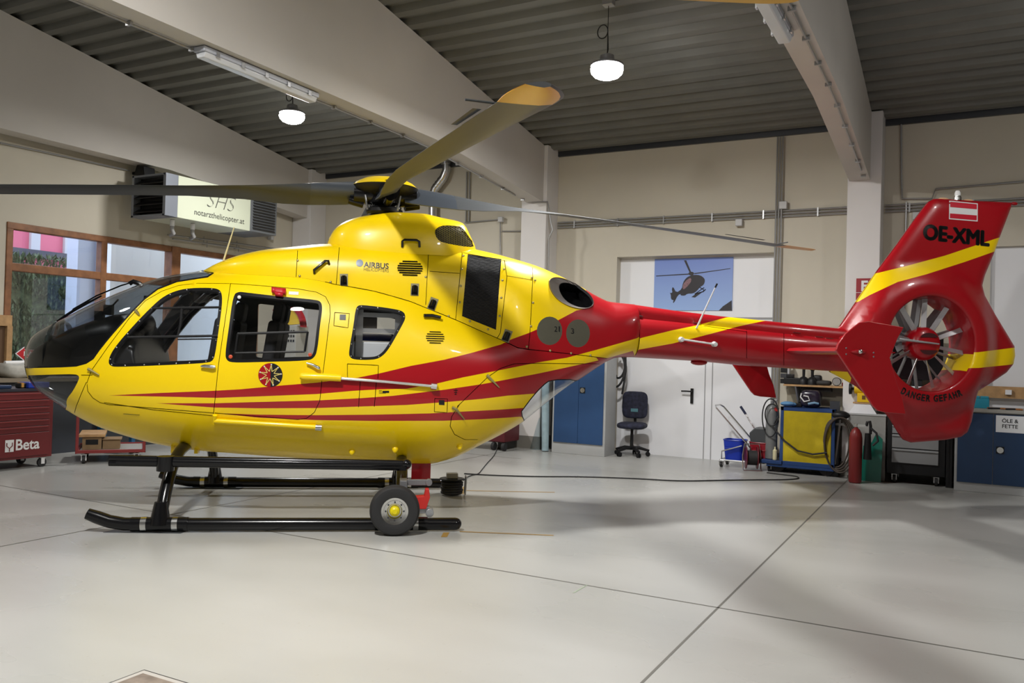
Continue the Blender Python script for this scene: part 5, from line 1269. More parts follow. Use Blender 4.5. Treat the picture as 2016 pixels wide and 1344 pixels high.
# --- hose looped on the jamb beside the cupboard
HXc = on(1213, 730, 1, 12.36)
def loopcurve(c, rx, rz, n=40, dy=0.02, ph=0.0): return [(c[0]+rx*math.cos(a+ph), c[1]+dy*math.sin(2*a), c[2]+rz*math.sin(a+ph)) for a in np.linspace(0, 2*math.pi, n)]
b = MB()
t = thing('hanging_hose', 'black hose hanging in loops on the wall above the office chair', 'hose', (HXc[0], 12.36, HXc[2]))
P = loopcurve((0.0, -0.02, 0.02), 0.15, 0.27)+[(0.16, -0.03, 0.1)]+loopcurve((0.03, 0.02, 0.08), 0.11, 0.19)+[(0.15, 0, 0.25), (0.16, 0, 0.0), (0.13, 0, -0.22), (0.11, 0, -0.36)]
MB().tube(P, 0.017, n=8).build('hose', M_rubber, t)
MB().tube([(-0.06, -0.01, 0.1), (-0.05, -0.01, -0.0), (0.0, -0.01, -0.09)], [0.012, 0.03, 0.028], n=10).build('nozzle', M_black, t)
MB().cyl((0.03, 0.065, 0.28), (0.03, -0.06, 0.28), 0.015, n=10).build('wall_hook', M_zinc, t)
# --- office chair
M_seatf = mat('chair_fabric', (0.014, 0.016, 0.035), 0.85, var=0.6, vscale=18)
c0 = flo(1243, 897); t = thing('office_chair', 'small black office chair with patterned fabric beside the blue cupboard', 'chair', c0, R_(10))
for k in range(5):
    a = 2*math.pi*k/5+0.3; d = Vector((math.cos(a), math.sin(a), 0)); l = MB().tube([(0, 0, 0.12), d*0.12+Vector((0, 0, 0.125)), d*0.27+Vector((0, 0, 0.085))], [0.03, 0.026, 0.018], n=10).build('base_leg', M_black, t)
    w_ = MB(); p = d*0.25; e = Vector((-d.y, d.x, 0))
    for s_ in (-1, 1): w_.cyl(p+e*0.008*s_+Vector((0, 0, 0.035)), p+e*0.026*s_+Vector((0, 0, 0.035)), 0.035, n=16)
    w_.tube([p+Vector((0, 0, 0.03)), p+Vector((0, 0, 0.09))], 0.012, n=8).build('caster', M_black, l)
MB().cyl((0, 0, 0.10), (0, 0, 0.42), 0.028, 0.022, n=14).build('gas_column', M_black, t)
def pad(sx, sy, sz, M_): 
    bm_ = MB(); bm_.ball((0, 0, 0), 1, 28, 16, 1, 1, 1); vs = []
    for v in bm_.v:
        q = [math.copysign(abs(v[i])**e, v[i]) for i, e in ((0, 0.45), (1, 0.45), (2, 0.7))]; vs.append((q[0]*sx/2, q[1]*sy/2, q[2]*sz/2))
    bm_.v = [tuple(M_(Vector(v))) for v in vs]; return bm_
pad(0.44, 0.42, 0.10, lambda v: v+Vector((0, 0, 0.465))).build('seat', M_seatf, t)
pad(0.40, 0.42, 0.075, lambda v: Vector((v.x, v.z+0.20, v.y+0.77))).build('backrest', M_seatf, t)
MB().tube([(0, 0.05, 0.42), (0, 0.22, 0.43), (0, 0.26, 0.50), (0, 0.25, 0.75)], 0.022, n=8).build('back_support', M_black, t)
b = MB(); b.obox((0.0, 0.158, 0.69), 0.11, 0.004, 0.05); b.build('fabric_print', mat('print_teal', (0.08, 0.2, 0.24), 0.8), t)

# --- mop bucket trolley
p0_ = flo(1418, 918); p1_ = flo(1500, 925)
t = thing('mop_trolley', 'mop trolley with a blue and a red bucket in front of the white door', 'cleaning trolley', (p0_[0], p0_[1]+0.1, 0))
def bucket(x, y, w_, l_, h, z, m, name):
    b = MB(); vs = []
    for (zz, k) in ((z, 0.82), (z+h, 1.0), (z+h, 0.95), (z+0.02, 0.77)):
        for a in range(24):
            an = 2*math.pi*a/24; cxp, cyp = math.cos(an), math.sin(an); cxp = math.copysign(abs(cxp)**0.5, cxp); cyp = math.copysign(abs(cyp)**0.5, cyp); vs.append((x+cxp*w_/2*k, y+cyp*l_/2*k, zz))
    fs = [(r*24+i, r*24+(i+1) % 24, (r+1)*24+(i+1) % 24, (r+1)*24+i) for r in range(3) for i in range(24)]+[tuple(reversed(range(24))), tuple(range(72, 96))]
    b.add(vs, fs); o = b.build(name, m, t)
    r = MB(); r.tube([(x+math.copysign(abs(math.cos(a))**0.5, math.cos(a))*w_/2, y+math.copysign(abs(math.sin(a))**0.5, math.sin(a))*l_/2, z+h) for a in np.linspace(0, 2*math.pi, 24, endpoint=False)], 0.008, n=6, closed=True); r.tube([(x-w_/2, y-0.02, z+h), (x-w_/3, y-l_/2-0.01, z+h*0.6), (x+w_/3, y-l_/2-0.01, z+h*0.65), (x+w_/2, y-0.02, z+h)], 0.005, n=6); r.build('bucket_handle', M_zinc if m == 0 else m, o)
M_bb = mat('bucket_blue', (0.005, 0.03, 0.38), 0.35); M_br = mat('bucket_red', (0.28, 0.01, 0.02), 0.35)
bucket(0.17, 0.05, 0.31, 0.30, 0.28, 0.10, M_bb, 'blue_bucket'); bucket(0.53, 0.07, 0.31, 0.30, 0.27, 0.10, M_br, 'red_bucket')
b = MB()
for yy in (-0.12, 0.22): b.tube([(0.0, yy, 0.10), (0.70, yy, 0.10)], 0.011, n=8)
b.tube([(0.0, -0.12, 0.10), (0.0, 0.22, 0.10)], 0.011, n=8).tube([(0.70, -0.12, 0.10), (0.70, 0.22, 0.10)], 0.011, n=8)
b.tube([(0.02, -0.12, 0.10), (0.02, -0.12, 0.22), (0.30, -0.13, 0.32)], 0.010, n=8)
b.build('trolley_frame', M_steel, t)
b = MB(); b.tube([(0.42, -0.13, 0.12), (0.42, -0.13, 0.30), (-0.07, -0.13, 0.83), (-0.09, -0.08, 0.86), (-0.09, 0.16, 0.86), (-0.05, 0.21, 0.83), (0.44, 0.22, 0.30)], 0.012, n=8); b.build('push_handle', M_steel, t)
for x in (0.02, 0.68):
    for y in (-0.12, 0.22): caster(t, x, y, 0.038)
wr = MB().prism([(0.40, 0.36), (0.64, 0.36), (0.66, 0.48), (0.60, 0.58), (0.46, 0.58), (0.38, 0.50)], lambda a, c, k: (a, -0.06+0.24*k, c)).build('wringer', mat('wringer_grey', (0.045, 0.05, 0.055), 0.4), t, bevel=0.02, seg=3)
MB().tube([(0.48, 0.0, 0.5), (0.36, 0.0, 0.68), (0.30, 0.0, 0.78)], 0.010, n=8).build('wringer_lever', M_steel, wr)
MB().tube([(0.315, 0.0, 0.755), (0.24, 0.0, 0.86)], 0.017, n=10).build('lever_grip', mat('grip_blue', (0.01, 0.015, 0.05), 0.5), wr)
# --- red cable drum on a chrome stand
c0 = flo(1479, 925); t = thing('cable_drum', 'red flanged cable drum on a chrome stand beside the red bucket', 'cable drum', c0, R_(20))
dr = MB()
MB().cyl((-0.07, 0, 0.17), (0.07, 0, 0.17), 0.10, n=30).build('wound_cable', M_rubber, t)
for s_ in (-1, 1): MB().lathe([(0.0, 0), (0.15, 0), (0.155, 0.006), (0.15, 0.012), (0.0, 0.012)], c=(s_*0.075-0.006, 0, 0.17), ax=(1, 0, 0), n=32).build('drum_flange', mat('drum_red', (0.12, 0.01, 0.018), 0.4), t)
MB().tube([(-0.12, -0.16, 0.012), (0.12, -0.16, 0.012), (0.12, -0.05, 0.02), (0.12, 0, 0.2), (0.10, 0, 0.36), (-0.10, 0, 0.36), (-0.12, 0, 0.2), (-0.12, -0.05, 0.02), (-0.12, -0.16, 0.012)], 0.008, n=8).build('drum_stand', M_steel, t)

# --- welding trolley with gas bottle
CYf = 11.80; lx = on(1536, 860, 1, CYf)[0]; rx_ = on(1643, 860, 1, CYf)[0]; zt_ = on(1590, 803, 1, CYf)[2]; zb_ = on(1590, 918, 1, CYf)[2]; px0 = on(1497, 905, 1, CYf)[0]
M_tb = mat('trolley_blue', (0.012, 0.05, 0.18), 0.45, var=0.1); M_ty = mat('trolley_yellow', (0.50, 0.38, 0.0), 0.5, var=0.12, vscale=8)
t = thing('welding_trolley', 'blue framed welding trolley with a scuffed yellow side panel', 'welding trolley', (lx, CYf, 0)); W_ = rx_-lx
b = MB(); H_ = zt_
b.box(0, W_, 0, 0.03, zt_-0.05, zt_); b.box(0, 0.04, 0, 0.03, zb_, zt_); b.box(W_-0.04, W_, 0, 0.03, zb_, zt_); b.box(0, W_, 0, 0.03, zb_, zb_+0.05); b.box(0, W_, 0.03, 0.5, zt_-0.03, zt_); b.box(0, W_, 0.03, 0.5, zb_, zb_+0.03)
b.box(0, 0.03, 0.03, 0.5, zb_, zt_); b.box(px0-lx, 0.03, -0.02, 0.5, zb_, zb_+0.045); b.box(px0-lx+0.08, W_, 0.0, 0.5, zb_-0.04, zb_)
b.build('trolley_frame', M_tb, t, bevel=0.004)
MB().box(0.04, W_-0.045, 0.004, 0.02, zb_+0.05, zt_-0.05).build('side_panel', M_ty, t)
for x, nm in ((px0-lx+0.22, 0), (W_-0.10, 1)):
    for y in (0.08, 0.42):
        w_ = MB().lathe([(0.0, -0.03), (0.09, -0.03), (0.10, -0.015), (0.10, 0.015), (0.09, 0.03), (0, 0.03)], c=(x, y, 0.10), ax=(0, 1, 0), n=26).build('wheel', M_rubber, t)
        MB().prism([(x-0.06, zb_-0.03), (x+0.06, zb_-0.03), (x+0.02, 0.08), (x-0.02, 0.08)], lambda a, c, k: (a, y-0.045+0.008*k, c)).build('wheel_fork', M_tb if nm == 0 else M_zinc, w_)
gx = on(1519, 850, 1, CYf+0.15)[0]; zg0 = zb_+0.045; gz1 = on(1519, 790, 1, CYf+0.15)[2]
t = thing('gas_bottle', 'grey gas bottle standing on the welding trolley platform', 'gas bottle', (gx, CYf+0.15, zg0)); h = gz1-zg0
MB().lathe([(0.07, 0), (0.08, 0.01), (0.08, h-0.17), (0.072, h-0.10), (0.045, h-0.045), (0.022, h-0.03), (0.022, h)], n=28).build('bottle', mat('bottle_grey', (0.16, 0.165, 0.165), 0.35, var=0.1), t)
MB().cyl((0, 0, h), (0, 0, h+0.05), 0.022, n=14).cyl((0, 0, h+0.02), (0.07, -0.02, h+0.02), 0.014, n=10).build('valve', M_zinc, t)
MB().cyl((0.07, -0.06, h-0.1), (0.07, -0.03, h-0.1), 0.03, n=18).build('gauge', mat('gauge_red', (0.35, 0.01, 0.01), 0.4), t)
b = MB(); P = loopcurve((-0.0, -0.10, h-0.22), 0.11, 0.26)+[(0.05, -0.11, h-0.3)]+loopcurve((0.02, -0.11, h-0.18), 0.09, 0.15); b.tube(P, 0.009, n=7); b.build('gas_hose', M_rubber, t)
tag(MB().tube([on(x, y, 1, CYf-0.03) for x, y in ((1521, 840), (1545, 868), (1570, 887), (1600, 894), (1628, 891))], 0.012, n=8).build('welding_cable', M_rubber), 'black cable sagging across the yellow trolley panel', 'cable')
c0 = on(1531, 890, 1, CYf+0.05); b = MB(); b.lathe([(0.02, 0), (0.03, 0.005), (0.03, 0.13), (0.012, 0.15), (0.012, 0.18)], c=(0, 0, 0), n=16)
o = b.build('spray_can', mat('can_cream', (0.6, 0.55, 0.35), 0.4)); o.location = (c0[0]-0.035, CYf+0.05, zg0); tag(o, 'cream spray can between the gas bottle and the yellow panel', 'spray can')
# on top of the trolley
c0 = on(1590, 803, 1, CYf+0.2); zt2 = zt_
t = thing('welding_helmet', 'dark patterned helmet with white swirls lying on the welding trolley', 'helmet', (on(1597, 790, 1, CYf+0.22)[0], CYf+0.22, zt2))
pad(0.27, 0.24, 0.24, lambda v: v+Vector((0, 0, 0.12))).build('helmet_shell', mat('helmet_dark', (0.02, 0.015, 0.03), 0.25, var=0.5, vscale=20), t)
MB().tube([(-0.11, -0.11, 0.19), (-0.12, -0.12, 0.14), (-0.07, -0.13, 0.08), (0.0, -0.13, 0.10), (-0.02, -0.13, 0.15), (-0.08, -0.13, 0.16)], 0.010, n=8).build('white_swirl', M_whit, t)
MB().tube([(-0.02, -0.13, 0.05), (0.06, -0.12, 0.07), (0.11, -0.10, 0.06)], 0.016, n=8).build('blue_swirl', mat('swirl_blue', (0.2, 0.35, 0.5), 0.4), t)
x = on(1552, 797, 1, CYf+0.2)[0]; b = MB(); b.ball((0, 0, 0.035), 0.10, 18, 10, 1.0, 0.8, 0.35); b.ball((0.06, 0.02, 0.03), 0.06, 14, 8, 1, 1, 0.45); o = b.build('cleaning_cloth', mat('cloth_blue', (0.12, 0.28, 0.5), 0.8)); o.location = (x, CYf+0.16, zt2); tag(o, 'crumpled light blue cloth on the welding trolley', 'cloth')
x = on(1572, 797, 1, CYf+0.2)[0]; t = thing('welding_torch', 'black welding torch lying on the welding trolley between cloth and helmet', 'tool', (x, CYf+0.2, zt2)); MB().box(-0.09, 0.05, -0.04, 0.05, 0, 0.05).build('torch_body', M_black, t, bevel=0.01); MB().box(0.0, 0.07, -0.02, 0.03, 0.05, 0.09).build('torch_head', M_black, t, bevel=0.01)

# --- wooden shelf with radios, right of the poster door
sx0_, sx1_ = on(1542, 760, 1, 12.1)[0], -1.42; sz_ = on(1600, 758, 1, 12.1)[2]
t = thing('wall_shelf', 'long wooden wall shelf behind the fan fin carrying black handhelds', 'shelf', (sx0_, 12.1, sz_))
MB().box(0, sx1_-sx0_-0.01, 0, YW-12.1-0.002, -0.025, 0).build('shelf_board', M_oak, t)
for x in (0.15, 0.85): MB().prism([(0.01, -0.025), (0.31, -0.025), (0.31, -0.3)], lambda a, c, k: (x+0.02*k, a, c)).build('shelf_bracket', M_cab, t)
MB().box(0.0, sx1_-sx0_-0.01, 0.30, 0.325, -0.62, -0.025).build('back_board', mat('board_dull', (0.30, 0.27, 0.2), 0.7), t)
MB().box(0.22, 0.62, 0.1, 0.22, -0.085, -0.03).build('power_strip', M_black, t)
def onshelf(px_): return (on(px_, 755, 1, 12.2)[0], 12.2, sz_)
t = thing('charger_rack', 'stacked grey and black chargers at the left end of the wall shelf', 'charger', onshelf(1541))
for k in range(4): MB().box(-0.035, 0.06, 0, 0.1, 0.005+0.075*k, 0.072+0.075*k).build('charger_bay', M_black if k % 2 == 0 else M_dark, t, bevel=0.006)
MB().box(0.06, 0.085, 0, 0.12, 0, 0.31).build('rack_side', mat('rack_silver', (0.4, 0.4, 0.42), 0.4), t)
t = thing('radio_box', 'flat black radio unit on the wall shelf', 'radio', onshelf(1560)); MB().box(-0.11, 0.12, -0.05, 0.1, 0, 0.09).build('radio_case', M_black, t, bevel=0.012); MB().box(-0.08, 0.02, -0.03, 0.07, 0.09, 0.14).build('radio_top', M_black, t, bevel=0.01)
for px_, hh_, lab in ((1582, 0.30, 'taller black control stick standing on the wall shelf'), (1599, 0.24, 'shorter black control stick with round knob on the wall shelf')):
    t = thing('control_stick', lab, 'joystick', onshelf(px_), group='control sticks on the shelf'); MB().lathe([(0.075, 0), (0.075, 0.05), (0.055, 0.09), (0.03, 0.11), (0, 0.115)], n=18).build('stick_base', M_black, t)
    MB().tube([(0, 0, 0.1), (0, 0, hh_-0.04)], [0.018, 0.022], n=10).ball((0, 0, hh_-0.02), 0.036, 12, 8, 1, 1, 0.8).build('stick_grip', M_black, t)
t = thing('hand_lamp', 'round chrome faced hand lamp at the right end of the wall shelf', 'lamp', onshelf(1648)); MB().cyl((0, -0.06, 0.06), (0, 0.06, 0.06), 0.058, 0.05, n=22).build('lamp_body', M_black, t); MB().cyl((0, -0.066, 0.06), (0, -0.06, 0.06), 0.05, n=22).build('lamp_face', M_chrome, t)
t = thing('leather_pouch', 'dark rounded pouch lying on the wall shelf left of the hand lamp', 'pouch', onshelf(1622)); pad(0.2, 0.14, 0.07, lambda v: v+Vector((0, 0, 0.035))).build('pouch_body', mat('leather', (0.02, 0.018, 0.016), 0.6), t); pad(0.12, 0.1, 0.12, lambda v: v+Vector((-0.09, 0.04, 0.08))).build('pouch_flap', M_black, t)
tag(MB().box(0, 0.06, 0, 0.06, 0, 0.05).build('red_block', mat('block_red', (0.4, 0.01, 0.01), 0.5), bevel=0.01), 'small red cap on the wall shelf beside the hand lamp', 'cap').location = (on(1657, 755, 1, 12.2)[0], 12.2, sz_)

# --- brown hose coil on a rack between trolley and grey cabinet
hx1 = on(1650, 870, 1, 11.86); t = thing('coiled_hose', 'large brown coiled hose hanging beside the yellow trolley panel', 'hose', (hx1[0], 11.86, 0))
zc = hx1[2]
for k in range(4): MB().tube(loopcurve((-0.02+0.02*k, -0.03-0.02*k, zc-0.01*k), 0.16+0.012*k, 0.33+0.01*k), 0.011, n=7).build('hose_loop', mat('hose_brown', (0.06, 0.045, 0.035), 0.6), t)
MB().tube([(-0.14, 0.0, zc-0.2), (-0.15, 0, zc-0.45), (-0.05, 0, zc-0.60), (0.08, 0, zc-0.58), (0.15, 0, zc-0.48)], 0.011, n=7).build('hose_tail', MATS['hose_brown'], t)
b = MB(); b.tube([(0.02, 0.03, zc+0.33), (-0.04, 0.03, zc-0.3)], 0.014, n=8); b.box(-0.14, 0.14, 0.02, 0.05, zc+0.22, zc+0.25); b.build('hose_rack', M_cab, t)
MB().box(-0.12, 0.0, 0.05, 0.13, 0.0, 1.0).build('dark_backing', M_dark, t)
MB().ball((0.02, -0.02, zc+0.36), 0.10, 16, 10, 1.2, 0.8, 0.6).build('dark_wrap', M_black, t)

# --- grey cabinet with grinder
gx0, gx1 = on(1669, 880, 1, 11.85)[0], on(1744, 880, 1, 11.85)[0]; gz = on(1700, 817, 1, 11.85)[2]
t = thing('grey_cabinet', 'plain grey steel cabinet behind the red fire extinguisher', 'cabinet', (gx0, 11.85, 0)); W_ = gx1-gx0
MB().box(0, W_-0.005, 0, 0.07, 0.005, gz).build('carcass', mat('steel_dull', (0.26, 0.26, 0.245), 0.5, var=0.12, vscale=5), t, bevel=0.004)
MB().box(-0.01, W_, -0.01, 0.135, gz, gz+0.02).build('top_plate', M_cab, t)
MB().box(0.0, W_-0.005, 0.072, 0.135, 0.005, gz-0.005).build('cabinet_body', M_cab, t)
gp = on(1698, 790, 1, 11.915); t = thing('bench_grinder', 'yellow bench grinder on a pedestal behind the tail end plate', 'grinder', (gp[0], 11.915, gz+0.021)); h = gp[2]-gz-0.02
MB().prism([(-0.16, 0), (0.18, 0), (0.10, h-0.03), (-0.08, h-0.03)], lambda a, c, k: (a, -0.06+0.12*k, c)).build('pedestal', M_white, t)
MB().box(-0.11, 0.15, -0.068, 0.068, h-0.03, h-0.01).build('base_board', M_oak, t)
M_gy = mat('grinder_yellow', (0.72, 0.45, 0.0), 0.4)
b = MB(); b.box(-0.06, 0.11, -0.07, 0.07, h-0.01, h+0.11); b.cyl((-0.10, 0, h+0.16), (0.12, 0, h+0.16), 0.065, n=24); b.build('motor_housing', M_gy, t, bevel=0.008)
MB().cyl((-0.165, 0, h+0.16), (-0.135, 0, h+0.16), 0.075, n=26).cyl((-0.17, 0, h+0.16), (-0.08, 0, h+0.16), 0.015, n=10).build('grinding_wheel', M_black, t)
MB().box(0.0, 0.04, -0.075, -0.07, h+0.03, h+0.08).build('switch', mat('switch_brown', (0.12, 0.05, 0.0), 0.5), t)
# fire extinguisher
c0 = flo(1683, 950); t = thing('fire_extinguisher', 'tall red fire extinguisher with black horn before the grey cabinet', 'fire extinguisher', (c0[0], c0[1]-0.0, 0)); h = on(1683, 840, 1, c0[1])[2]; print('ext', c0, h)
MB().lathe([(0.06, 0), (0.075, 0.012), (0.078, 0.03), (0.078, h-0.14), (0.07, h-0.08), (0.045, h-0.03), (0.02, h-0.01), (0.02, h+0.01)], n=30).build('cylinder', mat('ext_red', (0.20, 0.015, 0.015), 0.4), t)
MB().cyl((0, 0, h), (0, 0, h+0.04), 0.022, n=14).box(-0.02, 0.12, -0.015, 0.015, h+0.005, h+0.035).build('valve_head', M_chrome, t)
MB().tube([(0.12, 0, h+0.02), (0.13, 0, h+0.07), (0.16, 0, h+0.08), (0.17, 0, h+0.02), (0.17, 0, h-0.08)], 0.018, n=10).tube([(0.14, 0, h-0.07), (0.14, 0, h-0.40)], [0.035, 0.05], n=16).build('discharge_horn', M_black, t)
MB().tube([(0.17, -0.02, h), (0.24, -0.02, h-0.06), (0.26, -0.02, h-0.16), (0.20, -0.02, h-0.22)], 0.014, n=8).build('hose', M_rubber, t)
c0 = flo(1714, 952); tag(MB().add([], []).prism([(-0.13, 0.0), (0.12, 0.0), (0.13, 0.55), (0.05, 0.62), (0.0, 0.5), (-0.10, 0.45)], lambda a, c, k: (a, 0.0+0.02*k+0.05*c, c)).build('plastic_sheet', mat('green_plastic', (0.01, 0.14, 0.10), 0.25)), 'green translucent plastic sheet leaning between extinguisher and grey cabinet', 'plastic sheet').location = (c0[0]-0.02, 11.74, 0)

# --- grey drawer tool chest on casters
tx0, tx1 = on(1746, 880, 1, 11.80)[0], on(1862, 880, 1, 11.80)[0]; tz1 = on(1800, 772, 1, 11.8)[2]; print('chest', tx0, tx1, tz1)
t = thing('tool_chest', 'black framed tool chest with grey drawers beneath the fan fin', 'tool chest', (tx0, 11.80, 0)); W_ = tx1-tx0
MB().box(0, W_, 0.01, 0.5, 0.12, tz1).build('carcass', M_black, t, bevel=0.01)
z_ = 0.26; hs = [0.19, 0.18, 0.12, 0.09, 0.07, 0.07]
M_dg = mat('drawer_grey', (0.22, 0.225, 0.23), 0.4)
for hh_ in hs:
    if z_+hh_ > tz1-0.02: break
    o = MB().box(0.06, W_-0.08, -0.012, 0.01, z_+0.006, z_+hh_-0.006).build('drawer', M_dg, t, bevel=0.003)
    MB().prism([(-0.012, z_+hh_-0.012), (-0.03, z_+hh_-0.02), (-0.03, z_+hh_-0.026), (-0.012, z_+hh_-0.035)], lambda a, c, k: (0.06+k*(W_-0.14), a, c)).build('drawer_pull', mat('pull_light', (0.4, 0.41, 0.42), 0.35, metal=0.4), o); z_ += hh_
for x in (0.09, W_-0.10):
    for y in (0.06, 0.42): caster(t, x, y, 0.052)
# monitor and tray stack on the chest
mz0, mz1 = on(1800, 752, 1, 12.2)[2], on(1800, 655, 1, 12.2)[2]; mx0, mx1 = on(1757, 700, 1, 12.2)[0], on(1857, 700, 1, 12.2)[0]
t = thing('wall_monitor', 'large black monitor seen through the tail fan', 'monitor', (mx0, 12.2, tz1)); MB().box(0, mx1-mx0, 0, 0.05, mz0-tz1+0.03, mz1-tz1).build('screen', mat('screen_black', (0.004, 0.004, 0.005), 0.15), t, bevel=0.006); MB().box((mx1-mx0)/2-0.06, (mx1-mx0)/2+0.06, 0.02, 0.06, 0, mz0-tz1+0.05).build('stand', M_black, t)
for k in range(2):
    tag(MB().box(0, 0.42, 0, 0.18, 0, 0.035).build('paper_tray', [M_cab, M_white][k], bevel=0.005), ['grey flat tray on the tool chest under the monitor', 'white flat tray stacked on the grey tray under the monitor'][k], 'tray').location = (tx0+0.12, 11.92, tz1+0.036*k)
# black narrow slide tower between chest and bench
tag(MB().box(0, on(1877, 880, 1, 11.80)[0]-tx1-0.015, 0, 0.4, 0, 0.95).box(0.02, 0.035, -0.012, 0, 0.05, 0.9).build('slide_tower', M_black, bevel=0.003), 'narrow black tower between the tool chest and the blue bench', 'storage tower').location = (tx1+0.006, 11.80, 0)

# --- blue bench cabinets with the oil and grease sign
bx0_ = -0.08; by_ = 11.63; bz1 = on(1950, 812, 1, by_)[2]
t = thing('bench_cabinet', 'blue workbench cabinet with the white sign on its door', 'cabinet', (bx0_, by_, 0))
MB().box(0, 1.04, 0.02, 0.78, 0, bz1).build('carcass', M_cab, t, bevel=0.004)
sx_ = on(1955, 880, 1, by_)[0]-bx0_
for k, (x0, x1_) in enumerate(((0.03, sx_-0.003), (sx_+0.003, 1.01))):
    o = MB().box(x0, x1_, 0, 0.02, 0.11, bz1-0.015).build('door', M_dblue, t, bevel=0.003)
    if k:
        q = on(1969, 886, 1, by_); lock(o, q[0]-bx0_, 0.0, q[2])
        a_ = on(1961, 817, 1, by_); c_ = on(1961, 850, 1, by_); s0 = a_[0]-bx0_; 
        pb = MB().box(s0, s0+0.30, -0.003, 0, c_[2], a_[2]).build('paper_sign', M_paper, t)
        write('sign_text', 'ÖLE &', lambda q_, r_: (s0+0.145+q_, -0.004, a_[2]-0.082+r_), M_ink, pb, size=0.062, offset=0.001)
        write('sign_text', 'FETTE', lambda q_, r_: (s0+0.145+q_, -0.004, a_[2]-0.147+r_), M_ink, pb, size=0.062, offset=0.001)
tag(MB().box(0, 3.0, -0.02, 0.79, 0, 0.035).build('worktop', mat('worktop', (0.36, 0.35, 0.32), 0.5, var=0.08), bevel=0.004), 'long pale worktop over the blue bench cabinets at the right edge', 'worktop').location = (bx0_, by_, bz1)
tag(MB().box(0, 1.0, 0.02, 0.78, 0, bz1).build('bench_cabinet', M_cab, bevel=0.004), 'plain grey end cabinet under the right end of the worktop', 'cabinet').location = (bx0_+1.06, by_, 0)
zr0, zr1 = on(1960, 783, 1, YW-0.03)[2], on(1960, 760, 1, YW-0.03)[2]
t = thing('wooden_rail', 'long pale wooden board on the wall above the bench', 'board', (-0.08, YW-0.045, zr0)); MB().box(0, 3.0, 0, 0.04, 0, zr1-zr0).build('board', M_oak, t); MB().box(0.55, 0.62, -0.04, 0, 0.05, 0.11).build('white_socket', M_white, t)
for k, px_ in enumerate((1921, 1938)):
    x = on(px_, 800, 1, 12.0)[0]; tag(MB().box(-0.05, 0.05, -0.05, 0.05, 0, 0.12).box(-0.045, 0.045, -0.045, 0.045, 0.12, 0.15).build('teal_canister', mat('teal', (0.02, 0.25, 0.36), 0.4), bevel=0.006), ['left teal canister of the pair on the worktop', 'right teal canister of the pair on the worktop'][k], 'canister', group='teal canisters on the worktop').location = (x, 11.95, bz1+0.035)
for k, (px_, ln) in enumerate(((1965, 0.22), (1996, 0.18))):
    x = on(px_, 805, 1, 11.8)[0]; t = thing('pliers', ['dark pliers lying open on the worktop right of the teal canisters', 'dark tool lying at the right end of the worktop'][k], 'tool', (x, 11.75, bz1+0.036), 0.2)
    MB().tube([(-ln/2, 0, 0.012), (0, 0.01, 0.014), (ln/2, 0.03, 0.012)], 0.010, n=8).build('upper_arm', M_black, t); MB().tube([(-ln/2, 0.05, 0.012), (0, 0.02, 0.014), (ln/2, -0.01, 0.012)], 0.010, n=8).build('lower_arm', mat('tool_orange', (0.35, 0.12, 0.02), 0.5), t)

# --- signs and poster
P1, P2 = on(1289, 510, 1, YW+0.15), on(1441, 611, 1, YW+0.15)
t = thing('helicopter_poster', 'blue poster of a dark flying helicopter on the white door', 'poster', (P1[0], YW+0.165, P2[2])); PW, PH = P2[0]-P1[0], P1[2]-P2[2]
def sky_mat():
    m = bpy.data.materials.new('poster_sky'); m.use_nodes = True; nt = m.node_tree; b = nt.nodes['Principled BSDF']; b.inputs['Roughness'].default_value = 0.4
    tc = nt.nodes.new('ShaderNodeTexCoord'); sp = nt.nodes.new('ShaderNodeSeparateXYZ'); r = nt.nodes.new('ShaderNodeMapRange'); r.inputs['From Max'].default_value = PH; mx = nt.nodes.new('ShaderNodeMix'); mx.data_type = 'RGBA'
    mx.inputs[6].default_value = (0.30, 0.44, 0.75, 1); mx.inputs[7].default_value = (0.17, 0.25, 0.60, 1)
    nt.links.new(tc.outputs['Object'], sp.inputs[0]); nt.links.new(sp.outputs[2], r.inputs[0]); nt.links.new(r.outputs[0], mx.inputs[0]); nt.links.new(mx.outputs[2], b.inputs['Base Color']); return m
MB().box(0, PW, -0.012, 0, 0, PH).build('poster_print', sky_mat(), t)
def pz(a, c): return (a/1904*PW*1.12-0.06*PW, c)
def pim(a, c, y=-0.0135): return ((a-105)/(1790-105)*PW, y, PH-(c-100)/(1250-100)*PH)
b = MB(); body = chaikin([(880, 490), (980, 465), (1110, 480), (1190, 540), (1215, 600), (1190, 690), (1110, 740), (1040, 830), (960, 880), (840, 880), (790, 925), (700, 920), (690, 890), (760, 870), (720, 880), (640, 905), (560, 1080), (530, 1080), (550, 1020), (490, 1010), (480, 880), (450, 860), (520, 860), (500, 780), (525, 715), (600, 860), (720, 780), (740, 640), (800, 540)], 1)
b.prism(body, lambda a, c, k: pim(a, c, -0.013-0.001*k)); b.prism([(750, 145), (800, 145), (915, 410), (880, 420)], lambda a, c, k: pim(a, c, -0.013-0.001*k)); b.prism([(145, 470), (860, 438), (860, 462), (145, 488)], lambda a, c, k: pim(a, c, -0.013-0.001*k)); b.prism([(980, 432), (1735, 342), (1738, 356), (980, 455)], lambda a, c, k: pim(a, c, -0.013-0.001*k))
b.prism(circ(915, 440, 60, 40), lambda a, c, k: pim(a, c, -0.013-0.0015*k)); b.tube([pim(1000, 890), pim(1180, 840), pim(1230, 790)], 0.008, n=5); b.tube([pim(1020, 880), pim(1180, 760), pim(1200, 755)], 0.006, n=5); b.tube([pim(1100, 740), pim(1190, 800), pim(1180, 840)], 0.006, n=5); b.prism([(930, 955), (1050, 870), (1150, 860), (1010, 968)], lambda a, c, k: pim(a, c, -0.013-0.001*k))
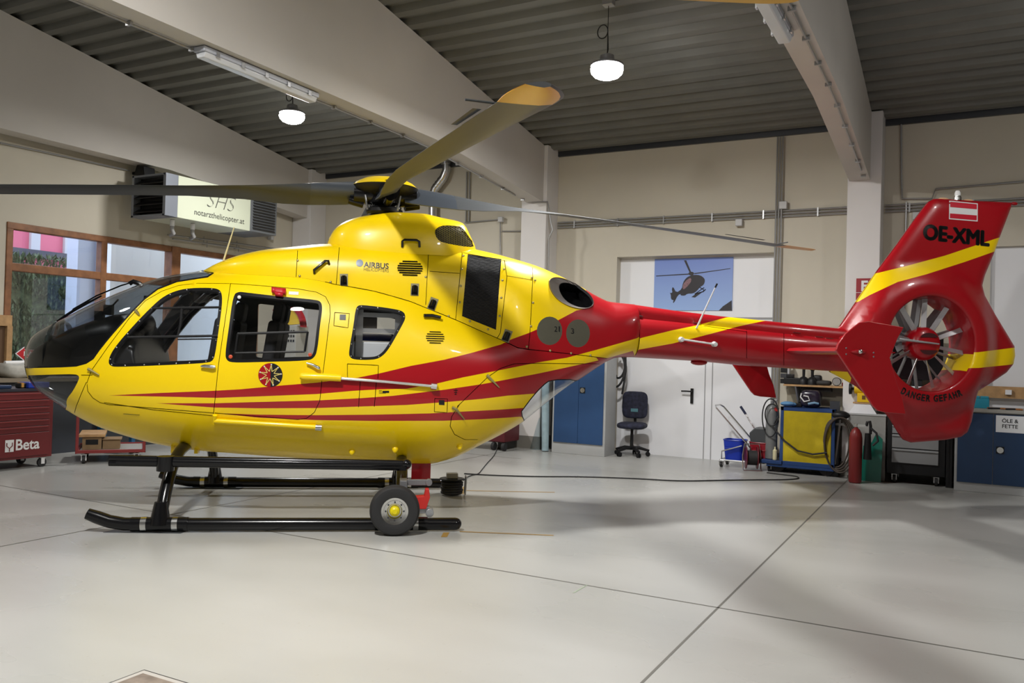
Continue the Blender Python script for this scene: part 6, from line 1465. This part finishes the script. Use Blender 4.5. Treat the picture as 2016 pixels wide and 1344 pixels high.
b.prism([(1520, 1250), (1600, 1160), (1700, 1090), (1780, 1030), (1790, 1250)], lambda a, c, k: pim(a, c, -0.013-0.001*k))
b.build('printed_silhouette', mat('print_dark', (0.02, 0.018, 0.025), 0.5), t)
b = MB(); b.prism(chaikin([(800, 600), (900, 520), (930, 590), (870, 690), (770, 790), (740, 770), (740, 680)], 2), lambda a, c, k: pim(a, c, -0.0145-0.0005*k)); b.build('printed_highlight', mat('print_pink', (0.22, 0.12, 0.14), 0.5, var=0.5, vscale=60), t)
P1, P2 = on(1686, 548, 1, 11.99), on(1725, 590, 1, 11.99)
t = thing('wall_sign', 'red sign with a white letter F on the column behind the fin', 'sign', (P1[0], 11.985, P2[2])); SW, SH = 0.30, P1[2]-P2[2]
MB().box(0, SW, 0, 0.01, 0, SH).build('sign_plate', mat('sign_red2', (0.30, 0.01, 0.02), 0.4), t)
write('sign_letter', 'F', lambda a, c: (0.055+a, -0.002, SH*0.42+c), M_whit, t, size=0.19, offset=0.006, align='LEFT')
MB().box(0.0, SW, -0.0015, 0, SH*0.33, SH*0.35).build('sign_line', M_whit, t)

# --- behind the fuselage: red wagon, dark crate, white box, plastic roll
c0 = flo(968, 886); t = thing('red_wagon', 'low dark red wagon on wheels behind the helicopter belly', 'wagon', c0); 
MB().box(-0.55, 0.22, 0, 0.5, 0.13, 0.42).build('wagon_tub', mat('wagon_red', (0.10, 0.01, 0.015), 0.5), t, bevel=0.02)
for x in (-0.4, 0.02, 0.2): MB().lathe([(0.0, -0.025), (0.06, -0.025), (0.065, 0), (0.06, 0.025), (0, 0.025)], c=(x, 0.03, 0.065), ax=(1, 0, 0), n=20).build('wheel', M_rubber, t)
c0 = flo(1011, 880); tag(MB().box(-0.12, 0.04, -0.32, -0.02, 0, 0.60).build('metal_drum_box', mat('crate_dark', (0.05, 0.05, 0.048), 0.4), bevel=0.01), 'dark metal crate between the red wagon and the white column', 'crate').location = tuple(c0)
M_foil = mat('foil_blue', (0.33, 0.45, 0.50), 0.3, var=0.15, vscale=10)
c0 = flo(1071, 888); tag(MB().tube([(0.02, 0, 0.01), (0.0, 0.02, 0.5), (-0.03, 0.05, 1.0), (-0.03, 0.08, 1.5)], [0.055, 0.06, 0.06, 0.055], n=20).build('foil_roll', M_foil), 'tall pale blue plastic roll leaning left of the blue cupboard', 'roll').location = tuple(c0)
b = MB(); b.tube([(0, 0, 0.005), (0.01, 0.03, 0.25), (0.05, 0.06, 0.6)], [0.10, 0.06, 0.03], n=9); c0 = flo(1056, 884); tag(b.build('foil_bag', glass('clear_foil', (0.75, 0.82, 0.85), 0.25)), 'crumpled clear foil at the foot of the plastic roll', 'foil').location = tuple(c0)
tag(MB().box(0, 0.16, 0, 0.02, 0, 1.7).build('dark_panel', M_dark), 'dark panel leaning between plastic roll and blue cupboard', 'panel').location = (cx0-0.22, 12.2, 0)

# --- power stand with yellow and red arched top seen through the cabin door window
c0 = on(560, 650, 1, 10.6); t = thing('test_bench', 'grey control cabinet with yellow and red arched hood behind the cabin', 'control cabinet', (c0[0], 10.6, 0))
zc_ = on(560, 640, 1, 10.6)[2]
MB().box(-0.02, 0.26, 0, 0.3, 0, zc_-0.0).build('cabinet_body', mat('cab_beige', (0.42, 0.40, 0.34), 0.5), t, bevel=0.01)
arc = [(0.0+0.42*math.cos(a), zc_-0.05+0.42*math.sin(a)) for a in np.linspace(0.05, math.pi/1.35, 16)]
MB().prism([(-0.02, zc_)]+[(a*0.82, zc_+(c-zc_)*0.82) for a, c in arc if c > zc_], lambda a, c, k: (a, 0.02+0.05*k, c)).build('yellow_hood', mat('hood_yellow', (0.75, 0.5, 0.02), 0.4), t)
b = MB(); n_ = len(arc)
for i in range(n_-1): b.prism([arc[i], arc[i+1], (arc[i+1][0]*0.82, zc_+(arc[i+1][1]-zc_)*0.82), (arc[i][0]*0.82, zc_+(arc[i][1]-zc_)*0.82)], lambda a, c, k: (a, 0.0+0.08*k, c))
b.build('red_hood_rim', mat('hood_red', (0.40, 0.01, 0.02), 0.4), t)
b = MB()
for i in range(4):
    for j in range(3): b.box(0.03+0.055*i, 0.06+0.055*i, -0.006, 0, zc_-0.12-0.08*j, zc_-0.08-0.08*j)
b.build('button_panel', M_black, t)

# --- red tool chest at the left edge ("Beta"): front faces +X
def wallX(px_, py_): return on(px_, py_, 0, -9.67)
z1 = on(60, 770, 0, -9.67)[2]; y1_ = on(105, 850, 0, -9.67)[1]; y0_ = y1_-1.05; zlow = on(50, 903, 0, -9.67)[2]; print('beta', y0_, y1_, z1, zlow)
t = thing('tool_chest', 'dark red tool chest with white lettering at the left edge', 'tool chest', (-9.67, y1_, 0))
MB().box(-0.55, -0.015, -1.05, 0, zlow, z1).build('carcass', M_cred, t, bevel=0.008)
MB().box(-0.57, 0.0, -1.07, 0.02, z1, z1+0.03).build('top_mat', mat('top_dark', (0.02, 0.02, 0.03), 0.4), t)
z_ = z1-0.015; hs = [0.085]*2+[0.075]*4
for hh_ in hs:
    o = MB().box(-0.015, 0.0, -1.0, -0.05, z_-hh_+0.004, z_-0.004).build('drawer', M_cred, t, bevel=0.003); MB().box(0.0, 0.012, -0.98, -0.07, z_-0.02, z_-0.012).build('drawer_lip', mat('lip_red', (0.3, 0.05, 0.05), 0.3, metal=0.3), o); z_ -= hh_
o = MB().box(-0.015, 0.0, -1.0, -0.05, zlow+0.03, z_-0.004).build('drawer', M_cred, t, bevel=0.003, label='deep bottom drawer with white lettering')
hl = (z_-zlow)*0.42; zl = zlow+0.03+(z_-zlow-0.03)*0.28
ly0 = on(31, 880, 0, -9.67)[1]-y1_; ly1 = on(78, 870, 0, -9.67)[1]-y1_
vs, fs = text2d('Beta', 1, offset=0.02); A = np.array(vs); a0_, b0_ = A.min(0); a1_, b1_ = A.max(0)
MB().add([(0.001, ly0+(q-a0_)/(a1_-a0_)*(ly1-ly0), zl+(r-b0_)/(b1_-b0_)*hl) for q, r in vs], fs).build('brand_lettering', M_whit, o)
sq0 = on(10, 880, 0, -9.67)[1]-y1_; sq1 = on(27, 880, 0, -9.67)[1]-y1_
MB().box(0, 0.0015, sq0, sq1, zl-0.01, zl+hl).build('brand_square', M_whit, o)
b = MB(); sm = (sq0+sq1)/2; rr = (sq1-sq0)*0.32; b.tube([(0.002, sm-rr, zl+hl*0.75), (0.002, sm-rr, zl+hl*0.45), (0.002, sm, zl+hl*0.25), (0.002, sm+rr, zl+hl*0.45), (0.002, sm+rr, zl+hl*0.75)], 0.006, n=6); b.tube([(0.002, sm, zl+hl*0.25), (0.002, sm, zl-0.005)], 0.006, n=6); b.build('brand_spanner', M_cred, o)
for x in (-0.48, -0.07):
    for y in (-0.95, -0.09): caster(t, x, y, min(0.06, zlow/2.3), m=M_whit)
# case, pliers and tray on the chest
x_, zz_ = -9.85, z1+0.031
q = on(66, 758, 0, x_); tag(MB().box(-0.1, 0.1, -0.12, 0.14, 0, 0.07).build('blue_case', mat('case_blue', (0.01, 0.04, 0.35), 0.4), bevel=0.01), 'bright blue box lying on the red tool chest', 'box').location = (x_, q[1], zz_)
q = on(42, 758, 0, x_); t = thing('side_cutters', 'dark tool with orange markings on the red tool chest', 'tool', (x_, q[1], zz_)); MB().box(-0.05, 0.05, -0.05, 0.07, 0, 0.06).build('tool_body', M_black, t, bevel=0.015); MB().box(-0.03, 0.055, -0.03, 0.0, 0.01, 0.065).build('tool_band', mat('band_orange', (0.5, 0.25, 0.05), 0.5), t)
tag(MB().box(-0.2, 0.1, -0.5, 0.0, 0, 0.04).build('steel_tray', mat('tray_navy', (0.02, 0.04, 0.10), 0.3, metal=0.3), bevel=0.01), 'long flat blue tray at the left on the red tool chest', 'tray').location = (x_, on(22, 762, 0, x_)[1]-0.05, zz_)
# workbench along the window wall
wz = on(30, 745, 0, -10.6)[2]
t = thing('workbench', 'workbench along the window wall behind the red tool chest', 'workbench', (X0, 4.6, 0))
MB().box(0.01, 0.66, 0, 6.6, wz-0.05, wz).build('bench_top', mat('bench_top', (0.22, 0.18, 0.13), 0.6), t); MB().box(0.02, 0.6, 0.05, 6.55, 0.0, wz-0.05).build('bench_body', mat('bench_dark', (0.03, 0.035, 0.045), 0.6), t)
q = on(42, 735, 0, -10.88); t = thing('plastic_bag', 'crumpled white sack lying on the workbench below the window', 'bag', (-10.88, q[1], wz)); pad(0.36, 0.6, 0.2, lambda v: v+Vector((0, 0, 0.10+0.02*math.sin(v.y*14)))).build('sack', mat('sack', (0.42, 0.41, 0.37), 0.6, var=0.2, vscale=9, bump=0.6, bscale=12), t); MB().tube([(0.05, -0.25, 0.19), (0.05, 0.2, 0.2)], 0.03, n=10).build('rolled_edge', M_whit, t)
q0 = on(12, 700, 0, -10.95); t = thing('wooden_rack', 'upright wooden tool rack at the left edge before the window', 'rack', (-10.95, q0[1], wz)); zt3 = on(8, 620, 0, -10.95)[2]-wz
MB().box(-0.04, 0.04, -0.5, 0.04, zt3-0.14, zt3).build('top_rail', M_oak, t); MB().box(-0.04, 0.04, -0.02, 0.05, 0, zt3-0.14).build('upright', M_oak, t); MB().box(-0.035, 0.0, -0.5, -0.03, 0, zt3-0.14).build('rack_board', mat('rack_dark', (0.10, 0.05, 0.02), 0.6), t)

# --- red platform trolley with cardboard
A_ = flo(146, 914); B_ = flo(262, 905); 
c0 = flo(178, 913); t = thing('platform_trolley', 'low red platform trolley with a raised frame beside the tool chest', 'trolley', (c0[0], c0[1], 0), R_(52)); zp = 0.13
M_tr = mat('trolley_red', (0.22, 0.025, 0.025), 0.45)
b = MB(); L_, D_ = 0.62, 0.85
for (xa_, xb_2, ya_, yb_) in ((-0.17, L_, 0, 0.035), (-0.17, L_, D_-0.035, D_), (-0.17, -0.135, 0, D_), (L_-0.035, L_, 0, D_)): b.box(xa_, xb_2, ya_, yb_, zp, zp+0.04)
b.box(-0.17, -0.14, 0, 0.03, zp, 0.78); b.box(L_-0.03, L_, 0, 0.03, zp, 0.78); b.box(-0.17, L_, 0, 0.03, 0.75, 0.78); b.build('trolley_frame', M_tr, t, bevel=0.004)
MB().box(-0.135, L_-0.035, 0.035, D_-0.035, zp+0.01, zp+0.025).build('platform', mat('ply', (0.30, 0.29, 0.27), 0.6), t)
for x in (-0.08, L_-0.1):
    for y in (0.06, D_-0.1): caster(t, x, y, 0.052, m=M_whit)
M_card = mat('cardboard', (0.22, 0.14, 0.07), 0.8, var=0.15)
def w2(t_, x, y, z): return t_.matrix_world@Vector((x, y, z))
Mt = Matrix.Translation(c0)@Matrix.Rotation(R_(52), 4, 'Z')
for (lx_, ly_, w_, d_, h_, lab, nm) in ((0.0, 0.18, 0.22, 0.4, 0.16, 'open brown box under a plank on the red trolley', 'wooden_crate'), (0.22, 0.2, 0.20, 0.32, 0.12, 'closed brown cardboard box on the red trolley', 'cardboard_box')):
    t2 = thing(nm, lab, 'box', Mt@Vector((lx_, ly_, zp+0.026)), R_(52))
    b = MB(); b.box(-w_/2, w_/2, 0, d_, 0, h_); b.build('box_body', M_card, t2, bevel=0.004)
    if nm == 'wooden_crate':
        MB().box(-w_*0.32, w_*0.32, -0.004, 0.0, h_*0.4, h_*0.8).build('box_opening', M_black, t2)
        p2 = thing('plank', 'thick pale plank resting on the box on the red trolley', 'plank', Mt@Vector((lx_-0.0, ly_-0.03, zp+0.027+h_)), R_(52)); MB().box(-0.15, 0.15, 0, 0.6, 0, 0.035).build('board', M_oak, p2, bevel=0.004)
    else: MB().box(-w_/2-0.005, w_/2+0.02, -0.02, d_, h_+0.001, h_+0.008).build('box_lid', M_card, t2)
# blue frame stand behind the red chest
c0 = flo(132, 890); t = thing('blue_stand', 'blue steel stand on wheels between the red chest and trolley', 'stand', (c0[0]-0.1, c0[1]+0.42, 0)); b = MB()
M_bs = mat('stand_blue', (0.01, 0.09, 0.20), 0.5); b.box(0.1, 0.2, 0, 0.1, 0.1, 0.80); b.box(0.1, 0.9, 0, 0.06, 0.42, 0.50); b.box(0.8, 0.86, 0, 0.06, 0.1, 0.5); b.build('stand_frame', M_bs, t, bevel=0.005); caster(t, 0.15, 0.05, 0.05); caster(t, 0.83, 0.03, 0.05)
MB().box(0.25, 0.85, 0.0, 0.12, 0.505, 0.62).build('yellow_package', mat('pack_yellow', (0.45, 0.35, 0.05), 0.5, var=0.4, vscale=12), t, bevel=0.01)

# --- cable reel behind the far skid, cables, tape marks, drain
c0 = flo(889, 974); t = thing('cable_reel', 'black cable reel with grey socket box behind the far skid end', 'cable reel', c0, TH)
b = MB()
for k in range(5): b.tube([((0.105+0.006*math.sin(k*2.3+a))*math.cos(a), (0.105)*math.sin(a), 0.03+0.026*k) for a in np.linspace(0, 2*math.pi, 28, endpoint=False)], 0.014, n=8, closed=True)
b.cyl((0, 0, 0.01), (0, 0, 0.17), 0.09, n=20); b.build('wound_cable', M_rubber, t); 
MB().lathe([(0.13, 0.165), (0.135, 0.17), (0.13, 0.178), (0.0, 0.178)], n=30).build('reel_flange', M_black, t)
MB().box(-0.06, 0.06, -0.05, 0.05, 0.178, 0.235).build('socket_box', mat('socket_grey', (0.38, 0.38, 0.37), 0.5), t, bevel=0.008)
MB().tube([(0.14, -0.05, 0.01), (0.15, -0.05, 0.2), (0.15, 0.05, 0.2), (0.14, 0.05, 0.01)], 0.008, n=8).build('reel_handle', M_steel, t)
def floorcable(pts, r, label, z=0.008): 
    P = chaikin([tuple(flo(x, y, z)[:2]) for x, y in pts], 3, False); return tag(MB().tube([(a, c, z) for a, c in P], r, n=7).build('floor_cable', M_rubber), label, 'cable', 'black floor cables')
floorcable([(912, 945), (924, 936), (942, 933), (948, 925), (960, 910), (972, 898), (978, 886), (982, 874)], 0.006, 'thin black cable curling up to the red wagon')
floorcable([(914, 932), (960, 935), (1050, 938), (1150, 938), (1260, 942), (1340, 947), (1420, 945), (1500, 944), (1545, 944), (1574, 942), (1570, 937), (1540, 934), (1510, 930)], 0.008, 'long black cable running across the floor to the welding trolley')
M_tape = mat('tape_ochre', (0.33, 0.20, 0.05), 0.6)
for (P4, lab) in ((((905, 1047), (1090, 1054.5), (1090, 1053), (905, 1045.5)), 'long thin ochre tape line behind the near skid'), (((868, 1057), (880, 1057), (885, 1048), (873, 1048)), 'short ochre tape mark behind the near skid'), (((915, 966), (1092, 969.5), (1092, 968.5), (915, 965)), 'long thin ochre tape line behind the far skid'), (((908, 972), (916, 972), (919, 958), (911, 958)), 'short ochre tape mark beside the cable reel'), (((1127, 1167), (1131, 1167), (1158, 1151), (1153, 1152)), 'faint green tape mark on the open floor')):
    P = [flo(*q) for q in P4]; tag(MB().add([(p[0], p[1], 0.0015) for p in P], [(0, 1, 2, 3)]).build('tape_mark', M_tape if 'green' not in lab else mat('tape_green', (0.30, 0.36, 0.26), 0.6)), lab, 'tape', 'floor tape marks')
C0 = flo(284, 1318); dA = flo(215, 1344)-C0; dB = flo(370, 1344)-C0; dA /= np.linalg.norm(dA); dB /= np.linalg.norm(dB)
def sq(o_, l1, l2, z): 
    O_ = C0+(dA+dB)*o_; return [(*(O_)[:2], z), (*(O_+dA*l1)[:2], z), (*(O_+dA*l1+dB*l2)[:2], z), (*(O_+dB*l2)[:2], z)]
t = thing('floor_hatch', 'square metal floor hatch at the bottom left edge', 'hatch', (0, 0, 0))
MB().add(sq(0, 0.6, 0.6, 0.0014), [(0, 1, 2, 3)]).build('hatch_gap', M_dark, t); MB().add(sq(0.008, 0.58, 0.58, 0.0022), [(0, 1, 2, 3)]).build('hatch_frame', mat('hatch_frame', (0.45, 0.43, 0.40), 0.4), t); MB().add(sq(0.035, 0.5, 0.5, 0.003), [(0, 1, 2, 3)]).build('hatch_plate', mat('hatch_plate', (0.22, 0.18, 0.15), 0.5, var=0.3, vscale=14), t)

# --- rotor blade tip of a second helicopter reaching in overhead
B0 = on(1480, -90, 2, 3.2); q = on(1575, 6, 2, 3.05); q2 = on(1440, 2, 2, 3.05)
mid = (q+q2)/2; dpt = Vector((q2-q)); dpt.z = 0; dpt.normalize(); side = Vector((-dpt.y, dpt.x, 0))
if side.y > 0: side = -side
t = thing('spare_rotor_blade', 'orange rotor blade tip reaching into the picture at the top edge', 'rotor blade', (q[0], q[1], 3.05))
b = MB(); L = (Vector(q2)-Vector(q)).length
prof = chaikin([(0, 0.02), (L*0.25, -0.015), (L*0.75, -0.02), (L+0.3, -0.0), (3.0, 0.03), (3.0, 0.31), (0.3, 0.30), (0.0, 0.2)], 2)
b.prism(prof, lambda a, c, k: tuple(dpt*a+side*c+Vector((0, 0, 0.015*k)))); b.build('blade_skin', mat('blade_orange', (0.60, 0.33, 0.04), 0.35), t)
MB().tube([tuple(side*0.10), tuple(side*0.12+dpt*3.0)], 0.02, n=8).build('blade_spar', M_blade, t)
